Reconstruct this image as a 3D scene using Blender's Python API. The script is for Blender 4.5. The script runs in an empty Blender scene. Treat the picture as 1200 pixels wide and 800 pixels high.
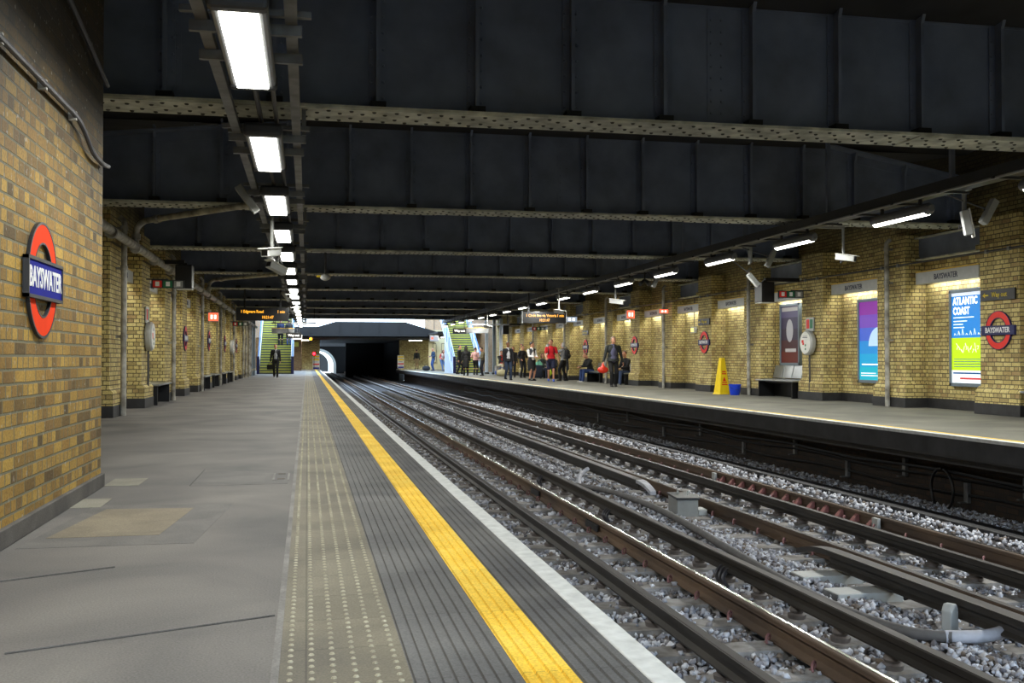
import bpy, bmesh, math, random
import numpy as np
from mathutils import Vector, Matrix, Euler
random.seed(7)
SC = bpy.context.scene
COL = SC.collection
R = math.radians

# ------------------------------------------------------------------ camera, sky, exposure
cam_d = bpy.data.cameras.new('camera'); cam = bpy.data.objects.new('camera', cam_d); COL.objects.link(cam)
cam_d.sensor_width = 36; cam_d.lens = 36; cam_d.clip_end = 500; cam_d.clip_start = .05
cam.location = (0, 0, 1.0)
TH = math.atan(240/1200); PH = math.atan(20/1200)
cam.rotation_euler = (math.pi/2 + PH, 0, -TH)
SC.camera = cam
SC.view_settings.view_transform = 'Standard'; SC.view_settings.look = 'None'
SC.view_settings.gamma = 1; SC.view_settings.use_curve_mapping = False
SC.view_settings.exposure = EXPO = 0.0
SC.display_settings.display_device = 'sRGB'
W = bpy.data.worlds.new('sky'); SC.world = W; W.use_nodes = True
W.node_tree.nodes['Background'].inputs[0].default_value = (.62, .80, 1, 1)
W.node_tree.nodes['Background'].inputs[1].default_value = 7.0
LAMP_L = 56.0      # watts of each strip light over the left platform
LAMP_R = 108.0      # over the right platform
SIGN_W = 16.0       # lamp in the underside of each wall sign
LAMP_COL = (1.0, 1.0, .94)

# ------------------------------------------------------------------ helpers
def tag(o, label=None, cat=None, group=None, kind=None):
    if label: o['label'] = label
    if cat: o['category'] = cat
    if group: o['group'] = group
    if kind: o['kind'] = kind
    return o
def thing(name, label, cat, loc=(0,0,0), rz=0, group=None, rot=None):
    o = bpy.data.objects.new(name, None); COL.objects.link(o)
    o.location = loc; o.rotation_euler = rot if rot else (0,0,rz); o.empty_display_size = .1
    return tag(o, label, cat, group)
def multi(name, mats, parent, g, locs, **k):
    first=g.build(name,mats,parent,**k)
    for i,l in enumerate(locs):
        o=first if i==0 else first.copy()
        if i: COL.objects.link(o); o.parent=parent
        o.location=l
def dup(root, loc=None, rz=None, label=None, group=None):
    r = root.copy(); COL.objects.link(r)
    if loc is not None: r.location = loc
    if rz is not None: r.rotation_euler = (0,0,rz)
    if label: r['label'] = label
    if group: r['group'] = group
    for ch in list(root.children):
        c = ch.copy(); COL.objects.link(c); c.parent = r
        for g in list(ch.children):
            d = g.copy(); COL.objects.link(d); d.parent = c
    return r
ORD = ['nearest','second','third','fourth','fifth','sixth','seventh','eighth','ninth','tenth','eleventh','twelfth',
 'thirteenth','fourteenth','fifteenth','sixteenth','seventeenth','eighteenth','nineteenth','twentieth']

class G:
    """collects shapes into one mesh"""
    def __init__(s): s.v=[]; s.f=[]; s.m=[]
    def add(s, vs, fs, m=0, M=None):
        b=len(s.v)
        if M is not None: vs=[tuple(M @ Vector(p)) for p in vs]
        s.v += [tuple(p) for p in vs]; s.f += [tuple(i+b for i in f) for f in fs]; s.m += [m]*len(fs); return s
    def box(s, a, b, m=0, M=None):
        x0,y0,z0=a; x1,y1,z1=b
        vs=[(x0,y0,z0),(x1,y0,z0),(x1,y1,z0),(x0,y1,z0),(x0,y0,z1),(x1,y0,z1),(x1,y1,z1),(x0,y1,z1)]
        return s.add(vs,[(0,3,2,1),(4,5,6,7),(0,1,5,4),(1,2,6,5),(2,3,7,6),(3,0,4,7)],m,M)
    def cbox(s, c, d, m=0, rot=(0,0,0)):
        M=Matrix.Translation(c) @ Euler(rot).to_matrix().to_4x4()
        return s.box((-d[0]/2,-d[1]/2,-d[2]/2),(d[0]/2,d[1]/2,d[2]/2),m,M)
    def tube(s, pts, r, n=8, m=0, caps=True):
        pts=[Vector(p) for p in pts]; rs=r if isinstance(r,(list,tuple)) else [r]*len(pts)
        b=len(s.v); prev=None
        for i,p in enumerate(pts):
            if i==0: t=pts[1]-p
            elif i==len(pts)-1: t=p-pts[i-1]
            else: t=(pts[i+1]-p).normalized()+(p-pts[i-1]).normalized()
            t.normalize()
            if prev is None:
                a=Vector((0,0,1)) if abs(t.z)<.9 else Vector((1,0,0)); u=t.cross(a).normalized()
            else:
                u=(prev-t*prev.dot(t)).normalized()
            prev=u; w=t.cross(u)
            for k in range(n):
                q=p+(u*math.cos(2*math.pi*k/n)+w*math.sin(2*math.pi*k/n))*rs[i]
                s.v.append(tuple(q))
        for i in range(len(pts)-1):
            for k in range(n):
                a=b+i*n+k; c=b+i*n+(k+1)%n
                s.f.append((a,c,c+n,a+n)); s.m.append(m)
        if caps:
            s.f.append(tuple(b+k for k in range(n))[::-1]); s.m.append(m)
            s.f.append(tuple(b+(len(pts)-1)*n+k for k in range(n))); s.m.append(m)
        return s
    def prism(s, poly, a, b, axis='y', m=0):
        """poly in the two other axes, extruded from a to b along axis"""
        n=len(poly)
        def P(p,t): return {'y':(p[0],t,p[1]),'x':(t,p[0],p[1]),'z':(p[0],p[1],t)}[axis]
        vs=[P(p,a) for p in poly]+[P(p,b) for p in poly]
        fs=[tuple(range(n)),tuple(range(2*n-1,n-1,-1))]+[(i,i+n,(i+1)%n+n,(i+1)%n) for i in range(n)]
        return s.add(vs,fs,m)
    def lathe(s, prof, n=16, m=0, M=None):
        vs=[];fs=[]
        for r,z in prof:
            for k in range(n): vs.append((r*math.cos(2*math.pi*k/n),r*math.sin(2*math.pi*k/n),z))
        for i in range(len(prof)-1):
            for k in range(n):
                a=i*n+k;c=i*n+(k+1)%n; fs.append((a,c,c+n,a+n))
        fs.append(tuple(range(n))[::-1]); fs.append(tuple((len(prof)-1)*n+k for k in range(n)))
        return s.add(vs,fs,m,M)
    def ring(s, ro, ri, z0, z1, n=40, m=0):
        vs=[]
        for r,z in ((ro,z0),(ro,z1),(ri,z1),(ri,z0)):
            vs+=[(r*math.cos(2*math.pi*k/n),r*math.sin(2*math.pi*k/n),z) for k in range(n)]
        fs=[]
        for j in range(4):
            for k in range(n):
                fs.append((j*n+k,j*n+(k+1)%n,((j+1)%4)*n+(k+1)%n,((j+1)%4)*n+k))
        return s.add(vs,fs,m)
    def dome(s, c, r, h, m=0, n=6, up=1):
        x,y,z=c
        vs=[(x+r*math.cos(2*math.pi*k/n),y+r*math.sin(2*math.pi*k/n),z) for k in range(n)]
        vs+=[(x+.6*r*math.cos(2*math.pi*k/n),y+.6*r*math.sin(2*math.pi*k/n),z+h*.85*up) for k in range(n)]+[(x,y,z+h*up)]
        fs=[(k,(k+1)%n,n+(k+1)%n,n+k) for k in range(n)]+[(n+k,n+(k+1)%n,2*n) for k in range(n)]
        return s.add(vs,fs,m)
    def sph(s, c, r, m=0, n=10, k=7):
        if not isinstance(r,(tuple,list)): r=(r,r,r)
        vs=[(c[0],c[1],c[2]-r[2])];fs=[]
        for i in range(1,k):
            a=math.pi*i/k-math.pi/2
            for j in range(n):
                b=2*math.pi*j/n; vs.append((c[0]+r[0]*math.cos(a)*math.cos(b),c[1]+r[1]*math.cos(a)*math.sin(b),c[2]+r[2]*math.sin(a)))
        vs.append((c[0],c[1],c[2]+r[2]))
        for j in range(n): fs.append((0,1+(j+1)%n,1+j))
        for i in range(k-2):
            for j in range(n):
                a=1+i*n+j;b=1+i*n+(j+1)%n; fs.append((a,b,b+n,a+n))
        L=len(vs)-1
        for j in range(n): fs.append((L,1+(k-2)*n+j,1+(k-2)*n+(j+1)%n))
        return s.add(vs,fs,m)
    def build(s, name, mats, parent=None, smooth=False, bevel=0, fix=True):
        me=bpy.data.meshes.new(name); me.from_pydata(s.v,[],s.f)
        mats=mats if isinstance(mats,(list,tuple)) else [mats]
        for mt in mats: me.materials.append(mt)
        if len(mats)>1: me.polygons.foreach_set('material_index',s.m)
        if fix:
            bm=bmesh.new(); bm.from_mesh(me); bmesh.ops.recalc_face_normals(bm,faces=bm.faces); bm.to_mesh(me); bm.free()
        if smooth:
            me.polygons.foreach_set('use_smooth',[True]*len(me.polygons))
            try: me.set_sharp_from_angle(angle=R(40))
            except Exception: pass
        me.update()
        o=bpy.data.objects.new(name,me); COL.objects.link(o)
        if parent: o.parent=parent
        if bevel:
            b=o.modifiers.new('bevel','BEVEL'); b.width=bevel; b.segments=2; b.limit_method='ANGLE'
        return o

def rot_for(n):
    """rotation whose local x,y,z are text-right, up and the facing normal n"""
    n=Vector(n).normalized(); up=Vector((0,0,1)); r=up.cross(n).normalized(); u=n.cross(r)
    return Matrix((r,u,n)).transposed().to_euler()
def text(name, s, size, mat, parent, loc=(0,0,0), align='CENTER', depth=.002, sx=1.0, bold=.0, label=None):
    cu=bpy.data.curves.new(name,'FONT'); cu.body=s; cu.size=size; cu.align_x=align; cu.align_y='CENTER'
    cu.extrude=depth; cu.offset=bold; cu.resolution_u=2; cu.space_line=.95
    t=bpy.data.objects.new(name,cu); COL.objects.link(t)
    dg=bpy.context.evaluated_depsgraph_get(); dg.update()
    me=bpy.data.meshes.new_from_object(t.evaluated_get(dg)); bpy.data.objects.remove(t)
    me.transform(Matrix.Diagonal((sx,1,1,1))); me.materials.clear(); me.materials.append(mat)
    o=bpy.data.objects.new(name,me); COL.objects.link(o); o.location=loc
    if parent: o.parent=parent
    if label: o['label']=label
    return o

# ------------------------------------------------------------------ materials
def nodes(m): m.use_nodes=True; return m.node_tree.nodes, m.node_tree.links
def srgb(c): 
    return tuple((x/255/12.92 if x/255<=.04045 else ((x/255+.055)/1.055)**2.4) for x in c)+(1,)
def mat(name, col, rough=.6, metal=0, var=.25, scale=8, bump=.0, bscale=40, spec=.5, emis=0, dirt=None, stretch=None):
    """plain surface with procedural tone variation; col in sRGB 0-255"""
    m=bpy.data.materials.new(name); N,L=nodes(m); b=N['Principled BSDF']
    c=srgb(col)
    b.inputs['Roughness'].default_value=rough; b.inputs['Metallic'].default_value=metal
    b.inputs['Specular IOR Level'].default_value=spec
    g=N.new('ShaderNodeNewGeometry'); src=g.outputs['Position']
    if stretch:
        mp=N.new('ShaderNodeMapping'); mp.inputs['Scale'].default_value=stretch; L.new(src,mp.inputs[0]); src=mp.outputs[0]
    n=N.new('ShaderNodeTexNoise'); n.inputs['Scale'].default_value=scale; n.inputs['Detail'].default_value=6; L.new(src,n.inputs['Vector'])
    r=N.new('ShaderNodeValToRGB'); L.new(n.outputs[0],r.inputs[0])
    r.color_ramp.elements[0].position=.3; r.color_ramp.elements[1].position=.7
    d=srgb(dirt) if dirt else tuple(x*(1-var) for x in c[:3])+(1,)
    r.color_ramp.elements[0].color=d; r.color_ramp.elements[1].color=tuple(min(1,x*(1+var*.6)) for x in c[:3])+(1,)
    L.new(r.outputs[0],b.inputs['Base Color'])
    if emis:
        b.inputs['Emission Color'].default_value=c; b.inputs['Emission Strength'].default_value=emis
    if bump:
        n2=N.new('ShaderNodeTexNoise'); n2.inputs['Scale'].default_value=bscale; n2.inputs['Detail'].default_value=5; L.new(src,n2.inputs['Vector'])
        bp=N.new('ShaderNodeBump'); bp.inputs['Strength'].default_value=bump; bp.inputs['Distance'].default_value=.01
        L.new(n2.outputs[0],bp.inputs['Height']); L.new(bp.outputs[0],b.inputs['Normal'])
    return m
def emit(name, col, s):
    m=bpy.data.materials.new(name); N,L=nodes(m); b=N['Principled BSDF']
    b.inputs['Base Color'].default_value=(.04,.04,.04,1); b.inputs['Emission Color'].default_value=srgb(col); b.inputs['Emission Strength'].default_value=s
    return m
def brick(name, cols, mortar, w=.225, h=.0785, soot_z=None, soot=(30,26,20), rough=.75, joint=.011, bumpd=.008, gloss=.5, speck=0):
    m=bpy.data.materials.new(name); N,L=nodes(m); b=N['Principled BSDF']
    g=N.new('ShaderNodeNewGeometry'); sp=N.new('ShaderNodeSeparateXYZ'); L.new(g.outputs['Position'],sp.inputs[0])
    sn=N.new('ShaderNodeSeparateXYZ'); L.new(g.outputs['True Normal'],sn.inputs[0])
    ab=N.new('ShaderNodeMath'); ab.operation='ABSOLUTE'; L.new(sn.outputs[0],ab.inputs[0])
    gt=N.new('ShaderNodeMath'); gt.operation='GREATER_THAN'; gt.inputs[1].default_value=.5; L.new(ab.outputs[0],gt.inputs[0])
    mx=N.new('ShaderNodeMix'); mx.data_type='FLOAT'; L.new(gt.outputs[0],mx.inputs[0]); L.new(sp.outputs[0],mx.inputs[2]); L.new(sp.outputs[1],mx.inputs[3])
    cb=N.new('ShaderNodeCombineXYZ'); L.new(mx.outputs[0],cb.inputs[0]); L.new(sp.outputs[2],cb.inputs[1])
    # uneven joints
    nd=N.new('ShaderNodeTexNoise'); nd.inputs['Scale'].default_value=9; L.new(g.outputs['Position'],nd.inputs['Vector'])
    vm=N.new('ShaderNodeVectorMath'); vm.operation='MULTIPLY_ADD'; vm.inputs[1].default_value=(.012,.008,0); L.new(nd.outputs['Color'],vm.inputs[0]); L.new(cb.outputs[0],vm.inputs[2])
    t=N.new('ShaderNodeTexBrick'); t.offset=.5; t.squash=.5; t.squash_frequency=2; t.offset_frequency=2
    t.inputs['Color1'].default_value=(0,0,0,1); t.inputs['Color2'].default_value=(1,1,1,1); t.inputs['Mortar'].default_value=(.5,.5,.5,1)
    t.inputs['Scale'].default_value=1; t.inputs['Mortar Size'].default_value=joint/2*1.6; t.inputs['Mortar Smooth'].default_value=.35
    t.inputs['Brick Width'].default_value=w; t.inputs['Row Height'].default_value=h
    L.new(vm.outputs[0],t.inputs['Vector'])
    r=N.new('ShaderNodeValToRGB'); L.new(t.outputs['Color'],r.inputs[0]); e=r.color_ramp.elements
    for i,c in enumerate(cols):
        p=i/(len(cols)-1)
        if i<2: e[i].position=p*1.0; e[i].color=srgb(c)
        else: x=e.new(p); x.color=srgb(c)
    for i,c in enumerate(cols): e[i].position=i/(len(cols)-1)
    n=N.new('ShaderNodeTexNoise'); n.inputs['Scale'].default_value=55; n.inputs['Detail'].default_value=6; L.new(g.outputs['Position'],n.inputs['Vector'])
    r2=N.new('ShaderNodeValToRGB'); L.new(n.outputs[0],r2.inputs[0]); r2.color_ramp.elements[0].position=.36; r2.color_ramp.elements[1].position=.56
    r2.color_ramp.elements[0].color=(.45,.42,.38,1); r2.color_ramp.elements[1].color=(1,1,1,1)
    mu=N.new('ShaderNodeMix'); mu.data_type='RGBA'; mu.blend_type='MULTIPLY'; mu.inputs[0].default_value=.55; L.new(r.outputs[0],mu.inputs[6]); L.new(r2.outputs[0],mu.inputs[7])
    # large grime patches
    n3=N.new('ShaderNodeTexNoise'); n3.inputs['Scale'].default_value=1.3; n3.inputs['Detail'].default_value=8; L.new(g.outputs['Position'],n3.inputs['Vector'])
    r3=N.new('ShaderNodeValToRGB'); L.new(n3.outputs[0],r3.inputs[0]); r3.color_ramp.elements[0].position=.34; r3.color_ramp.elements[1].position=.58
    r3.color_ramp.elements[0].color=(.62,.58,.52,1); r3.color_ramp.elements[1].color=(1,1,1,1)
    mu2=N.new('ShaderNodeMix'); mu2.data_type='RGBA'; mu2.blend_type='MULTIPLY'; mu2.inputs[0].default_value=.8; L.new(mu.outputs[2],mu2.inputs[6]); L.new(r3.outputs[0],mu2.inputs[7])
    mm=N.new('ShaderNodeMix'); mm.data_type='RGBA'; L.new(t.outputs['Fac'],mm.inputs[0]); L.new(mu2.outputs[2],mm.inputs[6]); mm.inputs[7].default_value=srgb(mortar)
    out=mm.outputs[2]
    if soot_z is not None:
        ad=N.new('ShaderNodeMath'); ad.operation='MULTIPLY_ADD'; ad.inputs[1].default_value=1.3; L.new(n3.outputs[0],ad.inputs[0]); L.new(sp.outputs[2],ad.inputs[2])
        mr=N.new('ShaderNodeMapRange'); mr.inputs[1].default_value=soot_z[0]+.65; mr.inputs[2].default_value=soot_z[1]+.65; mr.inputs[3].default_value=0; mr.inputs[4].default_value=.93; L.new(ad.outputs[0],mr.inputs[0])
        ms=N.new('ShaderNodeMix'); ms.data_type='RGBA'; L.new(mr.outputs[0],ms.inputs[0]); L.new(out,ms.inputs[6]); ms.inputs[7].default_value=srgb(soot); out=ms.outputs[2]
    if speck:
        n4=N.new('ShaderNodeTexNoise'); n4.inputs['Scale'].default_value=22; n4.inputs['Detail'].default_value=3; L.new(g.outputs['Position'],n4.inputs['Vector'])
        r4=N.new('ShaderNodeMapRange'); r4.inputs[1].default_value=.66; r4.inputs[2].default_value=.70; L.new(n4.outputs[0],r4.inputs[0])
        mw=N.new('ShaderNodeMath'); mw.operation='MULTIPLY'; mw.inputs[1].default_value=speck; L.new(r4.outputs[0],mw.inputs[0])
        m5=N.new('ShaderNodeMix'); m5.data_type='RGBA'; L.new(mw.outputs[0],m5.inputs[0]); L.new(out,m5.inputs[6]); m5.inputs[7].default_value=srgb((190,190,185)); out=m5.outputs[2]
    L.new(out,b.inputs['Base Color']); b.inputs['Roughness'].default_value=rough; b.inputs['Specular IOR Level'].default_value=gloss
    inv=N.new('ShaderNodeMath'); inv.operation='MULTIPLY_ADD'; inv.inputs[1].default_value=-1; inv.inputs[2].default_value=1; L.new(t.outputs['Fac'],inv.inputs[0])
    ha=N.new('ShaderNodeMath'); ha.operation='MULTIPLY_ADD'; ha.inputs[1].default_value=.35; L.new(n.outputs[0],ha.inputs[0]); L.new(inv.outputs[0],ha.inputs[2])
    bp=N.new('ShaderNodeBump'); bp.inputs['Strength'].default_value=.9; bp.inputs['Distance'].default_value=bumpd; L.new(ha.outputs[0],bp.inputs['Height']); L.new(bp.outputs[0],b.inputs['Normal'])
    return m
M={}
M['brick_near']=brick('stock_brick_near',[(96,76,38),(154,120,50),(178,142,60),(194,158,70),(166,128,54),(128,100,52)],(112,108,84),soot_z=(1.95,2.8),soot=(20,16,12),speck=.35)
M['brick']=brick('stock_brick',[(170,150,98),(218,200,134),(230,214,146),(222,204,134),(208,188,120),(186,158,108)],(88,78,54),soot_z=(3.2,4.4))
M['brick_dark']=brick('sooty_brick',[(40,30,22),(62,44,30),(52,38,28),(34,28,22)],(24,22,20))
M['brick_far']=brick('brown_brick',[(120,84,50),(150,112,66),(160,126,76),(120,90,60)],(90,78,60))
M['plinth_black']=mat('black_skirting_paint',(42,42,44),.55,var=.4,scale=6,bump=.3)
M['steel']=mat('dark_blue_grey_paint',(114,124,146),.55,var=.2,scale=2.2,bump=.1,bscale=14,dirt=(96,104,122))
M['flange']=mat('pale_dusty_paint',(196,198,184),.6,var=.3,scale=5,dirt=(140,141,130),bump=.2)
M['rivet']=mat('rivet_paint',(60,58,52),.6,var=.2)
M['deck']=mat('roof_deck_soot',(52,52,54),.85,var=.4,scale=1.2)
M['tray']=mat('galvanised_tray',(128,130,132),.5,metal=.3,var=.3,scale=4,dirt=(86,86,86))
M['pipe']=mat('grey_pipe_paint',(186,184,176),.45,var=.25,scale=5,dirt=(104,100,92))
M['dkpipe']=mat('dark_conduit',(74,74,80),.45,metal=.3,var=.3)
M['lens']=emit('lamp_diffuser',(255,253,240),9.0)
M['housing']=mat('lamp_housing',(108,110,114),.4,var=.15)
M['white']=mat('white_paint',(226,226,220),.5,var=.08)
M['cream']=mat('cream_plaster',(214,208,170),.6,var=.1,scale=2)
M['black']=mat('black_plastic',(16,16,18),.4,var=.2)
M['dark']=mat('dark_grey_metal',(44,46,50),.45,var=.2)
M['grey']=mat('mid_grey_enamel',(140,142,140),.4,var=.12)
M['ltgrey']=mat('light_grey_enamel',(176,178,176),.4,var=.1)
M['frame']=mat('blue_grey_frame',(120,134,146),.35,metal=.2,var=.1)
M['red']=mat('signal_red',(222,36,18),.5,var=.06)
M['orange_red']=mat('roundel_red_near',(238,62,14),.75,var=.06,spec=.15)
M['blue']=mat('roundel_blue',(22,30,138),.75,var=.08,spec=.15)
M['navy']=mat('roundel_navy',(24,30,84),.35,var=.08)
M['yellow']=mat('safety_yellow',(238,206,20),.4,var=.1)
M['bucket']=mat('bucket_blue',(24,66,214),.35,var=.1)
M['edge']=mat('white_edge_paint',(222,224,222),.6,var=.08,scale=14,dirt=(196,198,196),bump=.25,bscale=60)
M['rust']=mat('rusty_rail',(100,80,62),.7,var=.4,scale=2.5,dirt=(58,48,42),bump=.3,bscale=30,stretch=(1,.25,1))
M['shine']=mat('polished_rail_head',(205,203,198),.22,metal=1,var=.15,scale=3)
M['cond']=mat('conductor_steel',(62,58,54),.5,metal=.35,var=.35,scale=4,dirt=(40,38,36),stretch=(1,.3,1))
M['condtop']=mat('conductor_top',(66,62,60),.5,metal=.4,var=.3,scale=4,stretch=(1,.3,1))
M['sleeper']=mat('sleeper_concrete',(152,150,148),.85,var=.3,scale=7,dirt=(106,100,94),bump=.4,bscale=50)
M['clip']=mat('clip_steel',(132,92,92),.6,metal=.2,var=.3)
M['insul']=mat('insulator_grey',(104,98,96),.5,var=.3)
M['check']=mat('red_oxide_paint',(150,96,92),.6,var=.3)
M['cable']=mat('grey_cable_sheath',(98,96,96),.6,var=.25,scale=9,bump=.2)
M['tape']=mat('pale_cable_wrap',(178,180,190),.5,var=.2,scale=14)
M['stone']=None
M['steelseat']=mat('stainless_seat',(150,154,156),.3,metal=.7,var=.12)
M['stair_y']=mat('yellow_nosing',(206,204,84),.5,var=.12)
M['stair_g']=mat('stair_tread',(96,100,88),.7,var=.2)
M['blue_w']=mat('pale_blue_panel',(196,208,226),.4,var=.08)
M['rail_blue']=mat('blue_handrail',(70,130,200),.35,var=.1)
M['deckdark']=mat('bridge_steel',(20,21,24),.7,var=.2,scale=3)
M['amber']=emit('amber_led',(255,176,40),1.5)
M['orange_l']=emit('orange_signal',(255,130,10),25)
M['red_l']=emit('red_signal',(255,20,30),22)
M['exit_l']=emit('lit_red_sign',(255,90,60),2.2)
M['white_l']=emit('lit_white_sign',(255,250,235),2.2)
M['chalk']=mat('white_lettering',(235,235,235),.5,var=.02)
M['ink']=mat('dark_lettering',(44,46,70),.5,var=.02)
M['yel_ink']=mat('yellow_lettering',(226,200,20),.5,var=.02)
M['green']=mat('safe_green',(20,110,70),.4,var=.05)
M['tunnel']=mat('tunnel_shade_black',(12,12,12),.95,var=.3,scale=1)  # near-black colour stands in for the darkness under bridge and tunnel
M['skin']=mat('skin',(206,150,122),.5,var=.06,scale=20)
M['skin2']=mat('skin_brown',(134,90,66),.5,var=.06,scale=20)

# blotchy floors
def floor_mat(name, base, dark, light, warm=None, fine=120, big=.9, rough=.75, slabs=0):
    m=bpy.data.materials.new(name); N,L=nodes(m); b=N['Principled BSDF']; b.inputs['Roughness'].default_value=rough
    g=N.new('ShaderNodeNewGeometry'); P=g.outputs['Position']
    def noise(sc,det=8,dist=0):
        n=N.new('ShaderNodeTexNoise'); n.inputs['Scale'].default_value=sc; n.inputs['Detail'].default_value=det; n.inputs['Distortion'].default_value=dist; L.new(P,n.inputs['Vector']); return n.outputs[0]
    a=noise(big,9,.6); r=N.new('ShaderNodeValToRGB'); L.new(a,r.inputs[0]); e=r.color_ramp.elements
    e[0].position=.3; e[0].color=srgb(dark); e[1].position=.7; e[1].color=srgb(light); x=e.new(.5); x.color=srgb(base)
    out=r.outputs[0]
    f=noise(fine,4); r2=N.new('ShaderNodeValToRGB'); L.new(f,r2.inputs[0]); r2.color_ramp.elements[0].position=.3; r2.color_ramp.elements[1].position=.7
    r2.color_ramp.elements[0].color=(.72,.72,.72,1); r2.color_ramp.elements[1].color=(1.15,1.15,1.15,1)
    mu=N.new('ShaderNodeMix'); mu.data_type='RGBA'; mu.blend_type='MULTIPLY'; mu.inputs[0].default_value=1; L.new(out,mu.inputs[6]); L.new(r2.outputs[0],mu.inputs[7]); out=mu.outputs[2]
    if slabs:
        sp=N.new('ShaderNodeSeparateXYZ'); L.new(P,sp.inputs[0]); cb=N.new('ShaderNodeCombineXYZ'); L.new(sp.outputs[1],cb.inputs[0]); L.new(sp.outputs[0],cb.inputs[1])
        t=N.new('ShaderNodeTexBrick'); t.offset=.0; t.inputs['Scale'].default_value=1; t.inputs['Brick Width'].default_value=slabs; t.inputs['Row Height'].default_value=8
        t.inputs['Mortar Size'].default_value=.004; t.inputs['Color1'].default_value=(.88,.88,.88,1); t.inputs['Color2'].default_value=(1.08,1.08,1.08,1); t.inputs['Mortar'].default_value=(.6,.6,.6,1)
        L.new(cb.outputs[0],t.inputs['Vector'])
        m2=N.new('ShaderNodeMix'); m2.data_type='RGBA'; m2.blend_type='MULTIPLY'; m2.inputs[0].default_value=.9; L.new(out,m2.inputs[6]); L.new(t.outputs['Color'],m2.inputs[7]); out=m2.outputs[2]
    L.new(out,b.inputs['Base Color'])
    bp=N.new('ShaderNodeBump'); bp.inputs['Strength'].default_value=.35; bp.inputs['Distance'].default_value=.004; L.new(f,bp.inputs['Height']); L.new(bp.outputs[0],b.inputs['Normal'])
    return m
M['asphalt']=floor_mat('worn_platform_asphalt',(104,101,98),(84,83,82),(120,117,112))
M['asphalt_r']=floor_mat('far_platform_surface',(108,107,97),(92,91,84),(124,122,111))
M['tactile']=floor_mat('blister_slab',(116,110,94),(98,93,82),(134,128,110),slabs=.4,big=1.6)
M['ribbed']=floor_mat('ribbed_slab',(98,98,98),(80,80,82),(114,114,113),slabs=.8,big=1.6)
M['yribbed']=floor_mat('yellow_ribbed_slab',(250,208,66),(232,188,50),(254,222,96),slabs=.8,big=2.5)
M['blister']=floor_mat('worn_blister_tops',(166,160,138),(140,134,116),(184,178,156),big=3)
M['bed']=floor_mat('ballast_bed',(60,58,60),(44,42,44),(78,76,80),fine=28,big=3,rough=.95)
M['kerb']=floor_mat('kerb_line',(120,118,115),(102,100,98),(136,134,130),big=3)
M['skirt']=floor_mat('dusty_skirting',(84,80,76),(66,64,62),(98,94,90),big=3)
M['crack']=floor_mat('filled_crack',(78,76,74),(70,69,68),(88,86,84),big=3)
def stone_mat():
    m=bpy.data.materials.new('ballast_stone'); N,L=nodes(m); b=N['Principled BSDF']; b.inputs['Roughness'].default_value=.8
    g=N.new('ShaderNodeNewGeometry'); r=N.new('ShaderNodeValToRGB'); L.new(g.outputs['Random Per Island'],r.inputs[0]); e=r.color_ramp.elements
    e[0].color=srgb((96,96,104)); e[1].color=srgb((226,228,236)); x=e.new(.35); x.color=srgb((144,146,156)); x=e.new(.75); x.color=srgb((184,186,194)); x=e.new(.12); x.color=srgb((112,100,88))
    L.new(r.outputs[0],b.inputs['Base Color']); return m
M['stone']=stone_mat()
# ------------------------------------------------------------------ the setting
YE=-30.0                 # open, daylit end of the platforms behind the camera
Y0,Y1=-3.5,67.5         # the covered part of the station
ZR=-0.9                  # top of the running rails
def struct(g,name,m,bevel=0,smooth=False):
    return tag(g.build(name,m,bevel=bevel,smooth=smooth),kind='structure')
# left platform
struct(G().box((-4.6,YE,-.35),(-.11,97,0)),'platform',M['asphalt'])
struct(G().box((-.11,YE,-.35),(-.085,97,.004)),'trim_1',M['kerb'])
struct(G().box((-.085,YE,-.35),(.325,97,.001)),'tactile_paving',M['tactile'])
g=G()
for i in range(int((46-2.4)/.0667)):
    y=2.4+i*.0667
    for k in range(6): g.dome((-.085+.034+k*.0684,y,.001),  .0108,.006,n=7 if y<9 else 5)
o=g.build('tactile_blisters',M['blister'],smooth=True,fix=False); tag(o,'small round raised blisters in six rows on the tactile strip of left platform','tactile blisters',kind='stuff')
def ribbed(x0,x1,n,name,m,z=0.0):
    g=G(); w=(x1-x0)/n; poly=[]
    for i in range(n):
        a=x0+i*w
        poly+=[(a,z-.006),(a+w*.14,z-.006),(a+w*.22,z+.003),(a+w*.86,z+.003),(a+w*.93,z-.006)]
    poly+=[(x1,z-.002),(x1,z-.3),(x0,z-.3)]
    g.prism(poly,YE,97,'y'); return struct(g,name,m)
ribbed(.325,.668,8,'ribbed_paving',M['ribbed']); ribbed(.668,.84,4,'yellow_line',M['yribbed']); ribbed(.84,1.05,5,'ribbed_paving',M['ribbed'])
struct(G().box((1.05,YE,-.12),(1.15,97,.003)),'platform_edge',M['edge'],bevel=.006)
struct(G().box((1.05,YE,-.35),(1.135,97,-.12)),'platform_edge',M['plinth_black'])
struct(G().box((.75,YE,-1.35),(.95,97,-.35)),'platform_wall',M['brick_dark'])
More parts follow.
